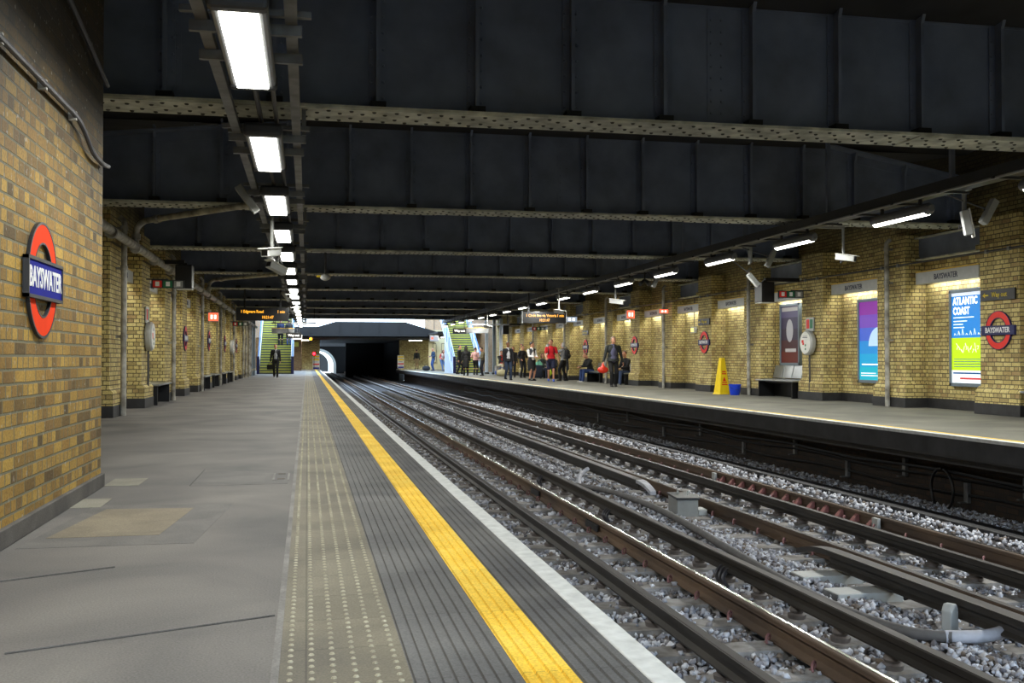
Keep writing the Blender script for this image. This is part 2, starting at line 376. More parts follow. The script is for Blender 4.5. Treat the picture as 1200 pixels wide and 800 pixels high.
# patches in the asphalt
def patch(pts,m,z=.003):
    g=G(); g.prism(pts,-.01,z,'z'); return struct(g,'floor_patch',m)
M['patch']=floor_mat('tan_patch',(124,115,97),(110,102,86),(134,125,105),big=3)
M['patch2']=floor_mat('pale_patch',(132,129,116),(120,117,106),(142,139,126),big=3)
M['patch3']=floor_mat('dark_patch',(100,98,96),(90,88,86),(112,110,106),big=3)
for px,m,z in [([(-1.42,6.1),(-.82,6.1),(-.74,7.15),(-1.30,7.2)],'patch',.003),([(-1.5,5.8),(-.6,5.8),(-.5,7.3),(-1.4,7.4)],'patch3',.0015),([(-1.56,7.3),(-1.36,7.3),(-1.36,7.75),(-1.56,7.75)],'patch2',.003),([(-1.56,8.5),(-1.3,8.5),(-1.3,9.0),(-1.56,9.0)],'patch2',.003),
               ([(-.9,8.4),(-.15,8.4),(-.15,9.4),(-.9,9.4)],'patch3',.0015)]:
    patch(px,M[m],z)
# expansion cracks and drain cover outline
g=G()
for (a,b) in [((-1.0,3.75),(-.12,4.1)),((-1.56,4.85),(-.9,5.2)),((-.9,8.4),(-.9,9.6))]:
    a=Vector((*a,.0025)); b=Vector((*b,.0025)); g.tube([a,b],.0035,4)
struct(g,'floor_crack',M['crack'])
def manhole(x,y,w,d,label):
    t=thing('access_cover',label,'access cover',(x,y,0)); g=G()
    for s in (-1,1): g.box((s*w/2-.008,-d/2,-.002),(s*w/2+.008,d/2,.004)); g.box((-w/2,s*d/2-.008,-.002),(w/2,s*d/2+.008,.004))
    g.build('frame',M['kerb'],t); G().box((-w/2+.01,-d/2+.01,-.002),(w/2-.01,d/2-.01,.003)).build('lid',M['asphalt'],t)
    g=G()
    for s in (-1,1): g.box((-.03,s*d*.38-.012,.003),(.03,s*d*.38+.012,.006))
    g.build('lifting_slot',M['rust'],t)
manhole(-.21,8.9,.12,.5,'small access cover set in the left platform beside the tactile strip')
# right platform
struct(G().box((8.44,YE,-.3),(13.3,97,0)),'platform',M['asphalt_r'])
struct(G().box((8.24,YE,-.27),(8.34,97,.002)),'platform_edge',M['edge'],bevel=.006)
struct(G().box((8.25,YE,-.3),(8.34,97,-.05)),'platform_edge',M['plinth_black'])
struct(G().box((8.232,YE,-.27),(8.241,97,-.045)),'coping_face',mat('sooty_coping',(58,58,60),.8,var=.4,scale=3))
struct(G().box((8.34,YE,-.3),(8.37,97,.0015)),'platform_edge',M['asphalt_r'])
struct(G().box((8.37,YE,-.3),(8.44,97,.002)),'yellow_line',M['yribbed'])
struct(G().box((8.5,YE,-.42),(9.1,97,-.3)),'coping_beam',M['plinth_black'])
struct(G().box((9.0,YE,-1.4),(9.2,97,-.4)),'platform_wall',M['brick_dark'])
# track bed
struct(G().box((.5,YE,-1.5),(9.3,160,-1.14)),'track_bed',M['bed'])
# left near wall with its end face, and the set-back wall beyond
WX=-1.58
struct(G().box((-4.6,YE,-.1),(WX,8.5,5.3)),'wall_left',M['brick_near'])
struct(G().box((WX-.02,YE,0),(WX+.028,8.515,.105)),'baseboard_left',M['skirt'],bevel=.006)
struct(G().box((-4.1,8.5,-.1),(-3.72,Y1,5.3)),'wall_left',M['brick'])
struct(G().box((-3.73,8.5,0),(-3.69,Y1,.2)),'baseboard_left',M['plinth_black'])
struct(G().box((12.45,YE,-.1),(12.9,Y1,5.3)),'wall_right',M['brick'])
struct(G().box((12.42,YE,0),(12.46,Y1,.2)),'baseboard_right',M['plinth_black'])
struct(G().box((-4.6,YE-.3,-1.5),(13.3,YE,4.2)),'wall_back',M['brick_far'])
def pilaster(side,y,w=1.06):
    h=w/2
    if side>0: xf,xb=12.0,12.46; xp=11.93
    else: xf,xb=-3.28,-3.73; xp=-3.21
    a,b=sorted((xf,xb)); c,d=sorted((xp,xb))
    g=G().box((a,y-h,.45),(b,y+h,3.52)).box((c,y-h-.07,.2),(d,y+h+.07,.42))
    # sloped plinth cap and two oversailing courses under the girder
    g.prism([(c,.42),(d,.42),(b,.5),(a,.5)] if side<0 else [(c,.42),(d,.42),(b,.5),(a,.5)],y-h-.05,y+h+.05,'y')
    s=.05*side
    g.box((min(xf-s,xb),y-h-.05,2.98),(max(xf-s,xb),y+h+.05,3.07))
    struct(g,'pilaster',M['brick'])
    struct(G().box((min(c-.012*side,d),y-h-.085,0),(max(d,d),y+h+.085,.2)) if side>0 else G().box((c,y-h-.085,0),(d+.012,y+h+.085,.2)),'pilaster_base',M['plinth_black'],bevel=.008)
RP=[16.05+3.42*k for k in range(-8,15)]
LP=[18.85+3.42*k for k in range(-3,14)]
for y in RP: pilaster(1,y)
for y in LP: pilaster(-1,y)
# roof deck of shallow jack arches between the girders
GY=[10.7+7.0*0.985*k for k in range(-2,9)]
g=G()
for k in range(-2,8):
    a=GY[k+2]; n=8; b=GY[k+3]
    for i in range(n):
        t0,t1=i/n,(i+1)/n; z=lambda t: 5.12+.28*math.sin(math.pi*t)
        ya,yb=a+(b-a)*t0,a+(b-a)*t1
        g.add([(-4.6,ya,z(t0)),(13.3,ya,z(t0)),(13.3,yb,z(t1)),(-4.6,yb,z(t1))],[(0,1,2,3)])
o=struct(g,'ceiling',M['deck']); sm=o.modifiers.new('thick','SOLIDIFY'); sm.thickness=-.2; sm.offset=1
struct(G().box((-4.6,GY[-1]-.2,5.1),(13.3,Y1+.3,5.5)).box((-4.6,Y0,5.1),(13.3,GY[0]+.1,5.5)),'ceiling',M['deck'])
# wall tops above the pilasters
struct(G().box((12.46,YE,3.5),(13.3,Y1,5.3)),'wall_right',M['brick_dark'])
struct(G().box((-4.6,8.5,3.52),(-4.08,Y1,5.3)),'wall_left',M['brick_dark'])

# ------------------------------------------------------------------ girders
def girder(yc,idx):
    lab={0:'nearest riveted plate girder, deepest and largest, spanning above both tracks'}.get(idx,'%s riveted plate girder of the station roof, counting towards the tunnel'%ORD[idx] if idx>=0 else 'riveted plate girder above the viewpoint, out of view overhead')
    t=thing('roof_girder',lab,'girder',(4.4,yc,3.525))
    x0,x1=-8.05,8.55       # local span
    sb=.30
    det=idx<=3
    # web, bottom angle
    top=lambda x: 1.52 if -5.5<x<4.5 else (1.52-(abs(x+5.5) if x<0 else abs(x-4.5))*.185)
    xs=[x0,-3.5,4.5,x1]
    g=G(); g.prism([(x0,.03),(x1,.03)]+[(x,top(x)) for x in reversed(xs)],-.012,.012,'y')
    g.prism([(x0,.03),(x1,.03),(x1,.13),(x0,.13)],-.03,.03,'y')
    g.prism([(x,top(x)-.15) for x in xs]+[(x,top(x)) for x in reversed(xs)],-.028,.028,'y')
    if det:
        n=int((x1-x0)/.19)
        for i in range(n):
            x=x0+.1+i*.19
            for s in (-1,): 
                g.add(*ball((x,-.03,.085),.014))
                g.add(*ball((x,-.03,top(x)-.045 if i%2 else top(x)-.105),.014))
    g.build('web',M['steel'],t)
    # flanges with rows of rivets
    g=G().box((x0,-.29,0),(x1,.29,.03)); g.box((x0,-.27,-.012),(-2.2,.27,0)) ; g.box((2.4,-.27,-.012),(x1,.27,0))
    if idx<=5:
        st=.115 if det else .23
        n=int((x1-x0)/st)
        for i in range(n):
            x=x0+.06+i*st
            zz=-.012 if (x<-2.2 or x>2.4) else 0
            for yy in ((-.2,.09) if i%2 else (-.1,.2)):
                g.dome((x,yy,zz),.025,.014,m=1,n=6,up=-1)
    g.build('bottom_flange',[M['flange'],M['rivet']],t)
    g=G(); g.prism([(x,top(x)) for x in xs]+[(x,top(x)+.03) for x in reversed(xs)],-.26,.26,'y'); g.build('top_flange',M['steel'],t)
    k=0; x=-7.55
    st=[-4.73-1.06*j for j in range(3)]+[-4.73+1.035*j+1.06*0 for j in range(1,13)]
    proto=None
    for x in sorted(st):
        if x>x1-.1 or x<x0+.1: continue
        h=top(x)
        if proto is not None and abs(h-1.52)<.001:
            o=proto.copy(); COL.objects.link(o); o.parent=t; o.location=(x,0,0); continue
        g=G(); g.box((-.008,-.15,.04),(.008,-.01,h-.2)); g.box((-.085,-.034,.04),(.085,-.01,h-.02))
        # cranked top and gusset foot
        M4=Matrix.Translation((0,0,0))
        g.add([(-.008,-.15,h-.2),(.008,-.15,h-.2),(.008,-.22,h),(-.008,-.22,h),(-.008,-.01,h-.2),(.008,-.01,h-.2),(.008,-.01,h),(-.008,-.01,h)],[(0,1,2,3),(4,5,6,7),(0,3,7,4),(1,2,6,5),(3,2,6,7)])
        g.add([(-.02,-.155,h-.2),(.02,-.155,h-.2),(.02,-.24,h),(-.02,-.24,h)],[(0,1,2,3)]); g.box((-.02,-.16,.04),(.02,-.15,h-.2))
        g.box((-.08,-.2,.03),(.08,-.03,.11),m=1)
        if det:
            z=.18
            while z<h-.2:
                for s in (-1,1): g.add(*ball((s*.062,-.036,z),.017))
                z+=.17
        o=g.build('stiffener',[M['steel'],M['black']],t); o.location=(x,0,0)
        if abs(h-1.52)<.001: proto=o
    # cover plate on one joint of the web
    if det:
        for cx in (.05,-5.75):
            g=G().box((cx-.1,-.022,.13),(cx+.1,-.012,1.36))
            z=.2
            while z<1.34:
                for s in (-.06,.06): g.add(*ball((cx+s,-.024,z),.014))
                z+=.13
            g.build('splice_plate',M['steel'],t)
    return t
def ball(c,r):
    x,y,z=c; n=6
    vs=[(x+r*math.cos(2*math.pi*k/n),y,z+r*math.sin(2*math.pi*k/n)) for k in range(n)]+[(x+.6*r*math.cos(2*math.pi*k/n),y-.8*r,z+.6*r*math.sin(2*math.pi*k/n)) for k in range(n)]
    return vs,[(k,(k+1)%n,n+(k+1)%n,n+k) for k in range(n)]+[tuple(range(n,2*n))]
for i,y in enumerate(GY):
    if i>=2: girder(y,i-2)
    elif i==1: girder(y,-1)

# ------------------------------------------------------------------ lights
def area(parent,sx,sy,w,loc,col=LAMP_COL,rot=(0,0,0)):
    d=bpy.data.lights.new('lamp_light','AREA'); d.shape='RECTANGLE'; d.size=sx; d.size_y=sy; d.energy=w; d.color=col
    o=bpy.data.objects.new('lamp_light',d); COL.objects.link(o); o.location=loc; o.rotation_euler=rot; o.parent=parent; return o
def strip_left(y,label,lit=True):
    t=thing('strip_light',label,'light',(-.4,y,3.0),group='box lights over the left platform')
    g=G().box((-.165,-.9,.02),(.165,.9,.13)); g.build('housing',M['housing'],t,bevel=.03)
    G().box((-.175,-.96,.0),(.175,-.84,.12)).build('end_cap',M['dark'],t,bevel=.03)
    G().box((-.175,.84,.0),(.175,.92,.12)).build('end_cap',M['dark'],t,bevel=.03)
    G().box((-.115,-.83,-.005),(.115,.83,.03)).build('diffuser',M['lens'],t,bevel=.008)
    multi('mounting_bar',M['tray'],t,G().box((-.36,-.02,.13),(.36,.02,.2)),[(0,-.05,0),(0,.6,0)])
    area(t,.22,1.6,LAMP_L,(0,0,-.012))
    return t
k=0
for i in range(-2,18):
    y=6.95+3.42*i
    if y>66: break
    strip_left(y,('unseen box light over the open near end of the left platform' if i<0 else '%s bright box light in the row over the left platform, counting towards the tunnel'%ORD[i]))
def strip_right(y,label):
    t=thing('tube_light',label,'light',(8.7,y,3.09),group='tube lights over the right platform')
    g=G().tube([(0,-.78,.05),(0,-.72,.05),(0,.72,.05),(0,.78,.05)],[.05,.085,.085,.05],12); g.build('housing',M['housing'],t,smooth=True)
    G().tube([(0,-.68,.02),(0,.68,.02)],.066,12).build('diffuser',M['lens'],t,smooth=True)
    multi('mounting_bracket',M['dark'],t,G().box((-.02,-.02,.1),(.02,.02,.22)),[(0,-.5,0),(0,.5,0)])
    area(t,.12,1.36,LAMP_R,(0,0,-.06))
    return t
for i in range(-4,16):
    y=13.85+3.42*i
    if y>66: break
    if i>=-1: lb='%s slim tube light in the row over the right platform, counting towards the tunnel'%ORD[i+1]
    else: lb='unseen slim tube light over the near end of the right platform'
    strip_right(y,lb)
# cable trays above the lamps
t=thing('cable_tray','long grey cable tray carrying the box lights over the left platform','cable tray',(-.4,0,3.2))
G().box((-.32,-3.5,.0),(-.24,66,.06)).box((.25,-3.5,0),(.33,66,.06)).build('side_rail',M['tray'],t)
multi('rung',M['tray'],t,G().box((-.42,0,.05),(.42,.05,.09)),[(0,-3.4+3.42*i,0) for i in range(20)])
G().tube([(-.02,-3.5,-.02),(-.02,66,-.02)],.022,6).tube([(.12,-3.5,-.03),(.12,66,-.03)],.02,6).build('conduit',M['dkpipe'],t)
multi('hanger',M['tray'],t,G().box((-.02,-.02,.05),(.02,.02,.325)),[(dx,y+dy,0) for y in GY for dy in (-.2,.2) for dx in (-.36,.36)])
t=thing('cable_tray','long dark cable trunking above the tube lights over the right platform','cable tray',(8.7,0,3.3))
G().box((-.12,-3.5,.0),(.12,66,.16)).build('trunking',M['dark'],t)
G().tube([(-.2,-3.5,-.02),(-.2,66,-.02)],.018,6).tube([(.2,-3.5,.1),(.2,66,.1)],.03,6).build('conduit',M['grey'],t)
multi('rung',M['dark'],t,G().box((-.24,0,-.03),(.24,.04,0)),[(0,-3.4+1.14*i,0) for i in range(61)])
multi('hanger',M['steel'],t,G().box((-.03,-.03,.16),(.03,.03,1.85)),[(0,12.6+3.42*i,0) for i in range(-4,16)])
# ------------------------------------------------------------------ track
def prof(x,top,h,head,foot,web=.018,hh=.04):
    a=head/2;b=foot/2;w=web/2;z=top-h
    return [(x-b,z),(x+b,z),(x+b,z+.012),(x+w,z+.034),(x+w,top-hh-.01),(x+a,top-hh),(x+a,top-.008),(x+a-.008,top),(x-a+.008,top),(x-a,top-.008),(x-a,top-hh),(x-w,top-hh-.01),(x-w,z+.034),(x-b,z+.012)]
def rail(name,label,x,top,h,head,foot,m1,m2,y0,y1,web=.018,hh=.04,ends=None):
    t=thing(name,label,'rail',(0,0,0))
    g=G(); g.prism(prof(x,top,h,head,foot,web,hh),y0,y1,'y'); g.build('rail_body',m1,t)
    g=G().box((x+(.002 if m2 is M['shine'] else .006-head/2),y0,top-.002),(x+head/2-.006,y1,top+.0015)); g.build('running_surface',m2,t)  # polished strip cut narrow to draw the highlight along one side
    return t
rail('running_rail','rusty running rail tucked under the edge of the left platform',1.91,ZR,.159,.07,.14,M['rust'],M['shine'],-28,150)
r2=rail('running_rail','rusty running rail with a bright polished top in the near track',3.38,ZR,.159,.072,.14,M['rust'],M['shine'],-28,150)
rail('conductor_rail','dark centre conductor rail of the near track, closest to the left platform',2.64,-.862,.13,.078,.13,M['cond'],M['condtop'],-28,120,.05,.05)
rail('conductor_rail','dark outer conductor rail of the near track beside the thick grey cable',3.83,-.824,.13,.085,.13,M['cond'],M['condtop'],-28,120,.055,.05)
rail('running_rail','brown running rail on the near side of the far track beside the grey relay box',5.30,ZR,.159,.07,.14,M['rust'],M['condtop'],-28,150)
rail('conductor_rail','dark centre conductor rail of the far track',6.10,-.862,.13,.078,.13,M['cond'],M['condtop'],-28,120,.05,.05)
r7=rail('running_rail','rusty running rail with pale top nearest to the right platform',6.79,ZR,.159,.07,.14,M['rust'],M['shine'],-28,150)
# fishplated joint and red oxide brackets on the last rail
g=G(); y=0
g.add([(6.75,y,-.94),(6.75,y+.06,-.94),(6.64,y+.07,-1.06),(6.64,y-.01,-1.06),(6.77,y,-.94),(6.77,y+.06,-.94),(6.77,y+.07,-1.06),(6.77,y-.01,-1.06)],[(0,1,2,3),(4,5,6,7),(0,4,7,3),(1,5,6,2),(0,1,5,4)])
multi('rail_brace',M['check'],r7,g,[(0,11.35+i*.38,0) for i in range(13)])
multi('insulated_joint',M['ltgrey'],r7,G().box((6.70,0,-1.04),(6.745,.12,-.92)),[(0,11.2,0),(0,16.2,0)])
multi('fishplate',M['plinth_black'],r2,G().box((3.33,0,-1.03),(3.352,.5,-.95)),[(0,11.6,0),(0,14.7,0)])
# gap in the outer conductor rail of the far track: two ramps
def cramp(label,ya,yb,ytip,sgn):
    t=thing('conductor_rail',label,'rail')
    x=4.86; top=-.80; g=G(); g.prism(prof(x,top,.15,.13,.13,.055,.05),min(ya,yb),max(ya,yb),'y')
    g.build('rail_body',M['cond'],t)
    G().box((x-.062,min(ya,yb),top-.002),(x+.062,max(ya,yb),top+.002)).build('running_surface',M['condtop'],t)
    # ramp dipping at the tip
    g=G(); n=6
    for i in range(n):
        u,v=i/n,(i+1)/n; y_a=ya+(ytip-ya)*u; y_b=ya+(ytip-ya)*v; za=top-.10*u*u; zb=top-.10*v*v; wa=.062-.02*u; wb=.062-.02*v
        g.add([(x-wa,y_a,za),(x+wa,y_a,za),(x+wb,y_b,zb),(x-wb,y_b,zb),(x-wa,y_a,za-.05),(x+wa,y_a,za-.05),(x+wb,y_b,zb-.05),(x-wb,y_b,zb-.05)],[(0,1,2,3),(4,5,6,7),(0,3,7,4),(1,2,6,5),(0,1,5,4),(3,2,6,7)])
    g.build('ramp',M['condtop'] if sgn>0 else M['tape'],t)
    return t
cramp('short dark conductor rail with a tapered ramp end, lying near the two pale blocks',8.9,-28,9.55,1)
cramp('conductor rail of the far track ending in a pale curved ramp behind the relay box',14.6,110,14.0,-1)
# sleepers, each with its clips and insulators
def sleeper(label,group,xa,xb,clips,insu,detail=True):
    if not detail:
        return tag(G().prism([(xa,-1.20),(xb,-1.20),(xb,-1.075),(xb-.01,-1.065),(xa+.01,-1.065),(xa,-1.075)],-.125,.125,'y').build('sleeper',M['sleeper']),label,'sleeper',group)
    t=thing('sleeper',label,'sleeper',(0,0,0),group=group)
    G().prism([(xa,-1.20),(xb,-1.20),(xb,-1.075),(xb-.01,-1.065),(xa+.01,-1.065),(xa,-1.075)],-.125,.125,'y').build('sleeper_body',M['sleeper'],t)
    if detail:
        for x in clips:
            for s in (-1,1):
                g=G(); pts=[]
                for k in range(9):
                    a=-.3+k/8*math.pi*1.5
                    pts.append((x+s*(.115+.032*math.cos(a)),-.045+.016*k,-1.028+.042*math.sin(a)))
                g.tube(pts,.0095,5); g.build('rail_clip',M['clip'],t,smooth=True)
        for x,z in insu:
            G().lathe([(.07,-1.065),(.075,-1.03),(.05,-1.02),(.06,-1.0),(.045,z)],10,M=Matrix.Translation((x,0,0))).build('insulator',M['insul'],t,smooth=True)
    return t
p1=sleeper('concrete sleeper bedded in grey ballast under the near track','near track sleepers',1.3,4.0,(1.91,3.38),((2.64,-.99),(3.83,-.955)))
p1f=sleeper('distant concrete sleeper bedded in grey ballast under the near track','near track sleepers',1.3,4.05,(),(),False)
p2=sleeper('concrete sleeper bedded in grey ballast under the far track','far track sleepers',4.62,7.35,(5.30,6.79),((6.10,-.99),))
p2f=sleeper('distant concrete sleeper bedded in grey ballast under the far track','far track sleepers',4.62,7.35,(),(),False)
YS=[4.2+.68*i for i in range(90)]
for i,y in enumerate(YS):
    for P,PF,k in ((p1,p1f,0),(p2,p2f,1)):
        y_=y+k*.24+random.uniform(-.015,.015)
        src=P if y<24 else PF
        if i==0: P.location.y=y_; o=P
        elif src is PF and not PF.get('used'): PF['used']=1; PF.location.y=y_; o=PF
        else:
            o=dup(src,(0,y_,0))
            if 'used' in o: del o['used']
        if i<20: o['label']='%s concrete sleeper under the %s track, counting towards the tunnel'%(ORD[i],'far' if k else 'near')
for o in (p1f,p2f): del o['used']
# ballast: near stones as real stones, the rest by bed surface
def stones():
    rng=np.random.default_rng(3)
    V=np.array([(x,y,z) for x in (-1,1) for y in (-1,1) for z in (-1,1)],float)*.62
    F=np.array([(0,1,3),(0,3,2),(4,6,7),(4,7,5),(0,4,5),(0,5,1),(2,3,7),(2,7,6),(0,2,6),(0,6,4),(1,5,7),(1,7,3)])
    pos=[];siz=[]
    def field(x0,x1,y0,y1,step,s):
        nx=int((x1-x0)/step);ny=int((y1-y0)/step)
        gx,gy=np.meshgrid(np.arange(nx),np.arange(ny)); n=gx.size
        x=x0+(gx.ravel()+rng.uniform(-.1,1.1,n))*step; y=y0+(gy.ravel()+rng.uniform(-.1,1.1,n))*step
        # height of the bed: low in the cribs, heaped between the tracks
        z=np.full(n,-1.115)
        heap=np.exp(-((x-4.45)/.32)**2)*.09; z=z+heap
        heap2=np.exp(-((x-7.6)/.4)**2)*.05; z=z+heap2
        z+=rng.uniform(-.018,.022,n)
        def onsl(xx0,xx1,off):
            d=np.abs(((y-4.2-off+.34)%.68)-.34); return (x>xx0)&(x<xx1)&(d<.115)
        m=onsl(1.3,4.0,0)|onsl(5.0,7.35,.24)
        keep=~m|(rng.uniform(0,1,n)<.10)
        z=np.where(m,-1.055,z)
        keep&=~((x>6.95)&(x<7.95)&(rng.uniform(0,1,n)>.42-.1*(x>7.4)))
        for rx in (1.91,3.38,5.30,6.79): keep&=np.abs(x-rx)>.075
        x,y,z=x[keep],y[keep],z[keep]; n=x.size
        pos.append(np.stack([x,y,z],1)); siz.append(s*rng.uniform(.6,1.25,n))
    field(1.15,9.0,4.0,13,.043,.028); field(1.15,9.0,13,26,.062,.038); field(1.15,9.0,26,48,.11,.06)
    pos=np.concatenate(pos);siz=np.concatenate(siz);n=len(pos)
    # random shape and rotation
    sc=rng.uniform(.65,1.15,(n,1,3)); vv=(V[None]+rng.uniform(-.3,.3,(n,8,3)))*sc
    q=rng.normal(size=(n,4));q/=np.linalg.norm(q,axis=1,keepdims=True);w,x,y,z=q.T
    Rm=np.stack([1-2*(y*y+z*z),2*(x*y-z*w),2*(x*z+y*w),2*(x*y+z*w),1-2*(x*x+z*z),2*(y*z-x*w),2*(x*z-y*w),2*(y*z+x*w),1-2*(x*x+y*y)],1).reshape(n,3,3)
    vv=np.einsum('nij,nkj->nki',Rm,vv)*siz[:,None,None]+pos[:,None,:]
    ff=(F[None]+(np.arange(n)*8)[:,None,None]).reshape(-1,3)
    me=bpy.data.meshes.new('ballast'); me.vertices.add(n*8); me.vertices.foreach_set('co',vv.ravel())
    me.loops.add(ff.size); me.loops.foreach_set('vertex_index',ff.ravel().astype(np.int32))
    me.polygons.add(len(ff)); me.polygons.foreach_set('loop_start',np.arange(0,ff.size,3,dtype=np.int32)); me.polygons.foreach_set('loop_total',np.full(len(ff),3,np.int32))
    me.materials.append(M['stone']); me.update(); me.validate()
    o=bpy.data.objects.new('ballast',me); COL.objects.link(o)
    tag(o,'loose grey and white ballast stones between the sleepers and rails','ballast',kind='stuff')
stones()
# cables, box, blocks, marker on the trackbed
def smooth_pts(pts,n=6):
    out=[];P=[Vector(p) for p in pts]; P=[P[0]]+P+[P[-1]]
    for i in range(1,len(P)-2):
        for k in range(n):
            t=k/n;a,b,c,d=P[i-1],P[i],P[i+1],P[i+2]
            out.append(.5*((2*b)+(-a+c)*t+(2*a-5*b+4*c-d)*t*t+(-a+3*b-3*c+d)*t**3))
    out.append(P[-2]); return out
t=thing('track_cable','thick grey cable snaking over the ballast between the two tracks','cable',(0,0,0))
G().tube(smooth_pts([(4.0,15.9,-.99),(4.38,14.8,-.975),(4.5,13.2,-.965),(4.43,11.6,-.965),(4.28,9.8,-.98),(4.18,8.5,-.985),(4.16,7.4,-.985),(4.27,6.75,-.98),(4.48,6.52,-.97)]),.042,10).build('sheath',M['cable'],t,smooth=True)
G().tube(smooth_pts([(4.44,6.55,-.972),(4.7,6.47,-.96),(4.9,6.5,-.93),(5.02,6.6,-.88)]),.046,10).build('wrapped_end',M['tape'],t,smooth=True)
t=tag(G().tube(smooth_pts([(4.1,15.1,-1.02),(4.3,16.0,-.99),(4.5,16.6,-.93),(4.66,16.75,-.86)]),.035,8).build('cable_stub',M['tape'],smooth=True),'short pale cable rising to the far conductor rail beyond the ramp','cable')
t=thing('relay_box','small grey metal relay box standing on the ballast beside the far track','box',(4.93,13.0,-1.09),rz=R(-8))
G().box((-.14,-.28,0),(.14,.28,.24)).build('box_body',M['grey'],t,bevel=.008); G().box((-.155,-.3,.24),(.155,.3,.27)).build('lid',M['dark'],t,bevel=.006)
G().tube([(-.05,.1,.27),(-.05,.1,.33)],.015,6).tube([(.05,-.05,.27),(.05,-.05,.33)],.015,6).build('bolt',M['ltgrey'],t)
G().box((.16,-.2,.02),(.28,.05,.1)).build('connector',M['ltgrey'],t,bevel=.01)
for (x,y,lb) in ((4.5,8.75,'pale concrete block beneath the tapered conductor rail end, the farther of two'),(4.46,8.05,'pale concrete block under the short conductor rail, the nearer of two')):
    t=thing('concrete_block',lb,'block',(x+.22,y,-1.085)); G().box((-.3,-.13,0),(.3,.13,.105)).build('block_body',M['ltgrey'],t,bevel=.008); G().box((-.31,-.12,.0),(-.3,.12,.1)).build('end_plate',M['tray'],t)
t=thing('marker_post','stubby rounded pale marker post standing in the ballast by the wrapped cable','post',(4.72,6.9,-1.1),rz=.5)
G().prism([(-.06,0),(.06,0),(.06,.22),(.03,.27),(-.03,.27),(-.06,.22)],-.04,.04,'y').build('post_body',M['ltgrey'],t,bevel=.012); G().box((-.09,-.07,-.02),(.09,.07,.03)).build('post_foot',M['sleeper'],t)
# rail bonds (small bright brackets on the conductor rail)
for j,(x,y) in enumerate(((3.83,8.9),(3.83,12.6),(3.83,16.4))):
    t=thing('rail_bond','%s rail bond clamped under the outer conductor rail of the near track'%ORD[j],'bond',(x,y,-1.08))
    g=G()
    for k in range(3): g.tube(smooth_pts([(-.07,-.12+.08*k,.0),(-.11,-.1+.08*k,.08),(-.05,-.05+.08*k,.14),(.02,.0+.08*k,.13)],4),.02,6)
    g.build('bond_cable',M['dkpipe'],t,smooth=True); G().box((-.05,-.05,.09),(.05,.12,.13)).build('clamp',M['dark'],t,bevel=.005)
# brackets, cables and loop under the right platform
t=thing('wall_cable','bundle of dark cables running along the wall under the right platform','cable',(8.93,0,0))
for j,z in enumerate((-.62,-.7,-.9)):
    pts=[(.02*j,y,z-.03*math.sin(y*1.3+j)) for y in np.arange(6,60,1.2)]; G().tube(pts,.02,6).build('cable',M['black' if j else 'dark'],t,smooth=True)
for j,y in enumerate((9.2,10.4,11.5,12.7,14.2,15.9,17.8,20.1,22.5,25,28,31)):
    t=thing('cable_bracket','%s small pale cable bracket on the wall below the right platform, counting towards the tunnel'%ORD[j],'bracket',(8.96,y,-1.0 if j%2 else -.8))
    G().box((-.02,-.04,0),(.04,.04,.28)).build('bracket_plate',M['tray'],t,bevel=.004); G().box((-.12,-.03,.0),(-.02,.03,.015)).build('shelf',M['tray'],t)
t=tag(G().tube(smooth_pts([(8.85+.03*math.sin(a),13.1+.3*math.sin(a),-.86+.3*math.cos(a)) for a in np.linspace(0,6.1,14)]),.022,7).build('cable_coil',M['black'],smooth=True),'black cable loop hanging on the wall below the right platform','cable')
# trackside cable duct along the foot of the right platform
tag(G().box((7.95,-28,-1.12),(8.25,60,-1.04)).build('cable_duct',M['plinth_black'],bevel=.01),'dark low cable duct lying on the ballast beside the right platform wall','duct')

M['pale_l']=emit('pale_lit_sign',(190,205,225),.7)
# ------------------------------------------------------------------ wall things
RXP=RX=(0,0)
def onwall(side,x,y,z): return dict(loc=(x,y,z),rot=rot_for((-1,0,0) if side>0 else (1,0,0)))
def roundel(side,x,y,z,label,near=False,D=.69):
    w=onwall(side,x,y,z); t=thing('station_roundel',label,'sign',w['loc'],rot=w['rot'])
    rr=M['orange_red'] if near else M['red']; bb=M['blue'] if near else M['navy']; k=D/.69
    G().ring(.335*k,.225*k,0,.018 if near else .03).build('ring',rr,t)
    if near:
        G().ring(.35*k,.335*k,0,.02,n=48).ring(.227*k,.216*k,0,.02,n=48).build('ring_frame',M['dark'],t)
        G().box((-.405,-.105,.005),(.405,.105,.032)).build('bar',bb,t)
        G().box((-.415,-.12,.005),(.415,-.1,.04)).box((-.415,.1,.005),(.415,.12,.04)).box((-.415,-.12,.005),(-.40,.12,.04)).box((.40,-.12,.005),(.415,.12,.04)).build('bar_frame',M['dark'],t)
        text('lettering','BAYSWATER',.165,M['chalk'],t,(0,-.002,.033),sx=.82,bold=.004)
    else:
        G().ring(.345*k,.334*k,0,.034).ring(.226*k,.215*k,0,.034).build('ring_frame',M['navy'],t)
        G().box((-.44,-.085,.0),(.44,.085,.045)).build('bar',bb,t,bevel=.004)
        text('lettering','BAYSWATER',.135,M['chalk'],t,(0,0,.047),sx=.85,bold=.002)
    return t
roundel(-1,WX+.002,6.60,1.47,'large red and blue round station sign on the near left brick wall',True)
